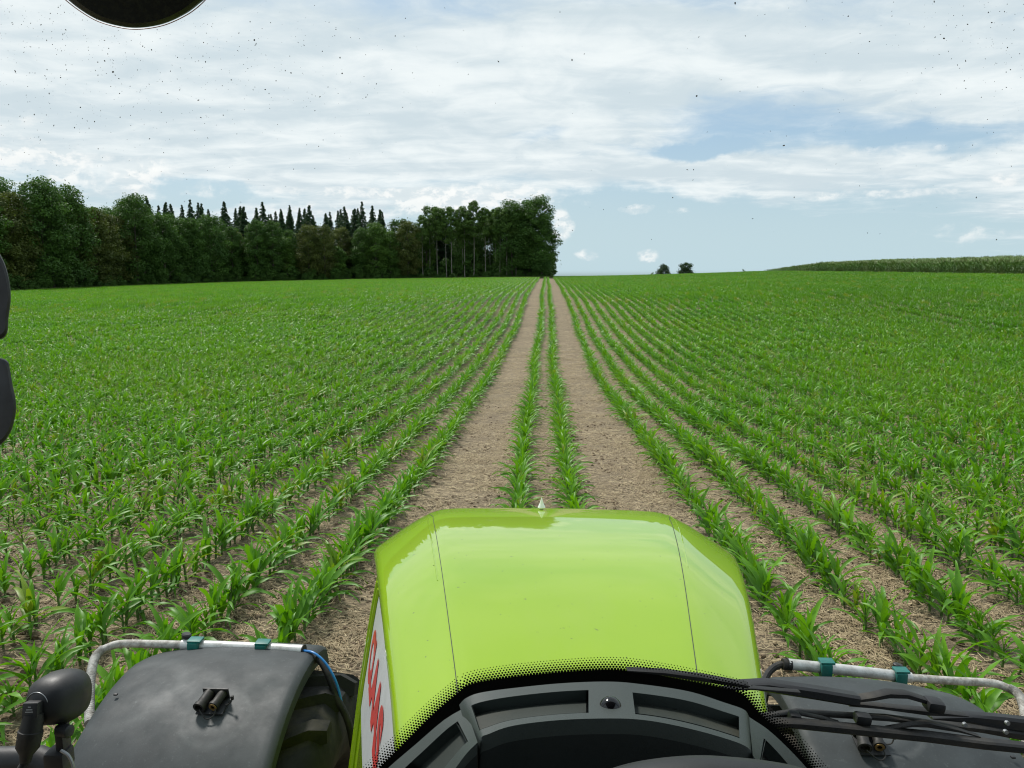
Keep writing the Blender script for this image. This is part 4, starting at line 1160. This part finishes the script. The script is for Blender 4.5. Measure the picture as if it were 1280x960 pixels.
# steering column cowl coming up from below
STC = [(690, 1005), (730, 975), (775, 957), (820, 948), (870, 944), (915, 946), (960, 951), (1000, 959), (1040, 975), (1075, 1000)]
STC = [tuple(p[:2]) for p in bez([(x, y, 0) for x, y in STC], 5)]
mb = MB(); mb.grid([[P(x, y+6, .515) for x, y in STC], [P(x, y+1.5, .505) for x, y in STC], [P(x, y, .495) for x, y in STC], [P(x, y+5, .480) for x, y in STC], [P(x+(870-x)*.04, y+20, .468) for x, y in STC], [P(x+(870-x)*.08, y+70, .45) for x, y in STC]])
part(mb, 'instrument_cowl', M_BLK)
mb = MB(); mb.box((.10, .42, CAMZ-.62), 1.1, .30, .30, None, .03); part(mb, 'dash_body', M_DASHD)

# --- wipers outside the glass on the right
def bar(pts, wd, dp, name, mat, parent=None, taper=None):
    """flat bar through photo-plane points given with their depth; wd in pixels tall"""
    mb = MB(); rows_ = []
    n_ = len(pts)
    for i, (x, y, Z_) in enumerate(pts):
        a = pts[max(0, i-1)]; b = pts[min(n_-1, i+1)]; tx, ty = b[0]-a[0], b[1]-a[1]; l = math.hypot(tx, ty); nx_, ny_ = -ty/l, tx/l
        h = (wd if taper is None else taper[i])*.40
        c1_, c2_ = P(x+nx_*h, y+ny_*h, Z_), P(x-nx_*h, y-ny_*h, Z_); f = (CM @ Vector((0, 0, -1)))*dp
        m1, m2 = c1_.lerp(c2_, .2)-f*.25, c1_.lerp(c2_, .8)-f*.25
        rows_.append([c1_, m1, m2, c2_, c2_+f, c1_+f])
    mb.grid(rows_, True); k = len(rows_[0]); mb.add(rows_[0], [tuple(range(k))]); mb.add(rows_[-1], [tuple(range(k))])
    return part(mb, name, mat, parent, auto=30)
WZ = .80
a1 = bar([(926, 857, WZ), (960, 859, WZ), (1020, 868, WZ), (1074, 877, WZ)], 17, .012, 'wiper_arm', M_BLK, taper=[6, 16, 17, 17])
bar([(784, 838, .735), (830, 842, .737), (880, 849, .74), (935, 858, .75)], 7, .008, 'wiper_blade', M_RUB, a1, taper=[2, 7, 9, 7])
bar([(900, 862, .765), (940, 861, .77), (1000, 866, .78)], 4, .006, 'blade_spine', M_RUB, a1)
bar([(1068, 876, WZ), (1092, 873, WZ), (1112, 869, WZ), (1135, 870, WZ), (1158, 877, WZ)], 9, .010, 'washer_hose', M_RUB, a1, taper=[6, 8, 10, 9, 8])
bar([(1062, 880, WZ+.01), (1100, 884, WZ+.01), (1160, 891, WZ+.01), (1210, 895, WZ+.01)], 5, .008, 'arm_spring', M_RUB, a1, taper=[8, 6, 9, 2])
mb = MB(); cc_ = P(1167, 881, WZ); mb.box(cc_, .018, .018, .012, Matrix.Rotation(R(8), 3, 'Y'), .004); part(mb, 'pivot_cap', M_BLK, a1)
a2 = bar([(1165, 898, .83), (1215, 899, .83), (1250, 904, .83), (1300, 911, .83)], 20, .010, 'wiper_arm', M_BLK, taper=[4, 14, 20, 24])
bar([(952, 897, .80), (1000, 892, .80), (1060, 896, .80), (1110, 899, .80), (1170, 906, .81), (1230, 913, .82), (1300, 924, .83)], 6, .008, 'linkage', M_RUB, a2, taper=[3, 7, 6, 7, 6, 9, 14])
mb = MB(); mb.box(P(1078, 898, .79), .016, .012, .010, Matrix.Rotation(R(7), 3, 'Y'), .003); part(mb, 'joint_block', M_BLK, a2)
mb = MB(); mb.box(P(993, 896, .79), .012, .012, .009, Matrix.Rotation(R(7), 3, 'Y'), .003); part(mb, 'joint_block', M_BLK, a2)
bar([(1000, 893, .79), (1030, 899, .79), (1050, 905, .79)], 4, .006, 'linkage', M_RUB, a2)
bar([(1110, 911, .79), (1140, 907, .79), (1160, 906, .80), (1200, 914, .80), (1225, 921, .80)], 5, .006, 'linkage', M_RUB, a2, taper=[2, 5, 9, 5, 2])
bar([(955, 905, .775), (1000, 907, .775), (1080, 915, .78), (1160, 923, .785), (1230, 932, .79), (1300, 939, .79)], 13, .010, 'wiper_blade', M_RUB, a2, taper=[9, 12, 13, 13, 13, 13])
for px_, py_ in ((1205, 905), (1258, 903), (1256, 914)):
    mb = MB(); c_ = P(px_, py_, .79); mb.lathe(c_, CM @ Vector((0, 0, 1)), [(0, .0024), (.003, .0022), (.003, 0)], 10); part(mb, 'bolt_head', M_METAL, a2)

# --- work lamp beside the left pillar
LZ2 = 1.10
lc = P(70, 874, LZ2); back = (CM @ Vector((.05, .12, 1))).normalized()
upv = (Vector((0, 0, 1))-back*back.z).normalized(); rgt = upv.cross(back)
rowsL = []
for h, r_ in ((-.040, .0), (-.040, .030), (-.034, .0345), (-.020, .0360), (-.005, .0355), (.010, .0325), (.021, .0270), (.028, .0190), (.032, .009), (.033, .0)):
    rw_ = []
    for q in range(40):
        a = 2*math.pi*q/40; c_, s_ = math.cos(a), math.sin(a); rr_ = r_*(1/((abs(c_)**2.6+abs(s_)**2.6)**(1/2.6)))
        rw_.append(lc+back*h+rgt*(rr_*c_*.98)+upv*(rr_*s_)+rgt*(-.004 if h > 0 else 0))
    rowsL.append(rw_)
mb = MB(); mb.grid(rowsL, True); lamp = part(mb, 'work_lamp', M_BLK, auto=40)
mb = MB(); c_ = lc+back*.0315+rgt*(-.0115)+upv*.001
mb.tube([c_+(rgt*math.cos(a)+upv*math.sin(a))*.0165-back*(.004*(1+math.cos(a+2.6))) for a in np.linspace(-.55, 3.75, 40)], .0006, 6); part(mb, 'badge_ring', M_METAL, lamp)
mb = MB(); mb.box(c_-upv*.004+back*.005, .021, .018, .022, Matrix((rgt, upv, back)).transposed() @ Matrix.Rotation(R(90), 3, 'X'), .003); part(mb, 'plug', M_BLK, lamp)
for k, (wd_, oy) in enumerate(((.004, .0055), (.0085, .002), (.0105, -.001))):
    mb = MB(); mb.box(c_-upv*(.004-oy)+back*.0145, wd_, .0011, .0004, Matrix((rgt, upv, back)).transposed()); part(mb, 'moulded_mark', M_METAL, lamp)
mb = MB(); b0 = c_-upv*.014+back*.004
mb.tube([b0+upv*.004, b0-upv*.004, b0-upv*.018-rgt*.002, b0-upv*.019-rgt*.002, b0-upv*.040-rgt*.005, b0-upv*.050-rgt*.006, b0-upv*.060-rgt*.007], [.0125, .0135, .0145, .0160, .0150, .0085, .0070], 16); boot = part(mb, 'cable_boot', M_RUB, lamp)
st0 = b0-upv*.060-rgt*.007; pth = bez([st0, st0-upv*.010-rgt*.006, st0-upv*.025-rgt*.015, st0-upv*.06-rgt*.024], 24)
mb = MB(); mb.tube(pth, [.0056 if (i//2) % 2 else .0045 for i in range(len(pth))], 10); part(mb, 'corrugated_cable', M_RUB, lamp, auto=80)
mb = MB(); mb.box(P(79, 925, 1.10), .012, .02, .05, None, .003); mb.lathe(P(84, 914, 1.085), CM @ Vector((1, 0, .3)), [(-.014, 0), (-.014, .009), (.004, .009), (.006, .006), (.006, 0)], 16); mb.box(P(74, 948, 1.10), .03, .03, .03, None, .006); part(mb, 'lamp_bracket', M_BLK, lamp)
mb = MB(); mb.tube([P(-60, 952, 1.12), P(10, 951, 1.12), P(48, 950, 1.12), P(72, 958, 1.12), P(80, 1000, 1.10)], [.020, .020, .020, .021, .02], 18); part(mb, 'mirror_stay', M_BLK)
mb = MB(); mb.tube(bez([P(76, 938, 1.08), P(86, 945, 1.08), P(92, 960, 1.08), P(95, 985, 1.08)], 6), .0022, 8); part(mb, 'steel_clip', M_METAL, lamp)

# --- wing mirrors on the left and the round mirror at the top
def housing(outline, Z_, depth, name, mat, mirror_face=None):
    pts = [tuple(p[:2]) for p in bez([(x, y, 0) for x, y in outline]+[(outline[0][0], outline[0][1], 0)], 5)][:-1]
    cx_ = sum(p[0] for p in pts)/len(pts); cy_ = sum(p[1] for p in pts)/len(pts); rr_ = []
    for dz_, sc_ in ((.0, .90), (.004, .97), (.012, 1.0), (depth*.55, 1.0), (depth*.85, .93), (depth, .75)):
        rr_.append([P(cx_+(x-cx_)*sc_, cy_+(y-cy_)*sc_, Z_)+ray(cx_, cy_).normalized()*dz_ for x, y in pts])
    mb = MB(); mb.grid(rr_, True); mb.add(rr_[-1], [tuple(range(len(pts)))]); mb.add(rr_[0], [tuple(range(len(pts)))[::-1]])
    return part(mb, name, mat, auto=40)
housing([(-110, 300), (-50, 288), (-12, 302), (3, 322), (11, 345), (14, 372), (11, 398), (8, 420), (-10, 427), (-60, 436), (-112, 440)], 1.05, .09, 'wing_mirror', M_BLK)
housing([(-110, 447), (-50, 445), (-8, 446), (9, 450), (13, 462), (16, 480), (20, 500), (20, 518), (14, 540), (3, 555), (-12, 563), (-60, 580), (-110, 585)], 1.05, .09, 'wide_angle_mirror', M_BLK)
mb = MB(); mb.tube([P(-70, 300, 1.12), P(-70, 600, 1.12), P(-60, 952, 1.12)], .014, 12); part(mb, 'mirror_arm', M_BLK)
t = MT('mirror_back'); t.set(Base_Color=t.mix(t.mr(t.noise(t.obj, 260, 3, .7), .45, .7), (.008, .010, .004), (.030, .034, .014)), Roughness=.6); M_MB = t.m
hm = housing([(76, -6), (98, 12), (122, 26), (150, 34), (175, 36), (205, 31), (232, 19), (250, 6), (266, -10), (290, -60), (270, -120), (200, -160), (120, -160), (50, -120), (30, -60), (50, -28)], .52, .035, 'round_mirror', M_MB)
t = MT('red_edge'); t.set(Base_Color=(.45, .16, .10), Roughness=.5); M_REDE = t.m
mb = MB(); mb.tube(bez([P(x, y, .556) for x, y in ((66, -14), (76, -5), (98, 12.5), (122, 26.5), (150, 34.5), (175, 36.5), (205, 31.5), (232, 19.5), (250, 6.5), (266, -10))], 6), .00035, 6); part(mb, 'rubber_edge', M_REDE, hm)

# --- unseen cab round the viewer: roof and back added to block sky light; pillars
mb = MB(); mb.box((0.03, -.20, CAMZ+.42), 1.6, 1.66, .10, None, .04); part(mb, 'cab_roof', M_DASHD)
mb = MB(); mb.box((0.03, -1.05, CAMZ-.35), 1.6, .08, 1.5, None, .02); part(mb, 'cab_back', M_DASHD)
for sx in (-1, 1):
    mb = MB(); mb.tube([(.03+sx*.80, .62, CAMZ-1.3), (.03+sx*.78, .60, CAMZ+.40)], .03, 10); part(mb, 'cab_pillar', M_BLK)
mb = MB(); mb.box((0.03, -.3, CAMZ-1.30), 1.5, 1.5, .12, None, .03); part(mb, 'cab_floor', M_DASHD)
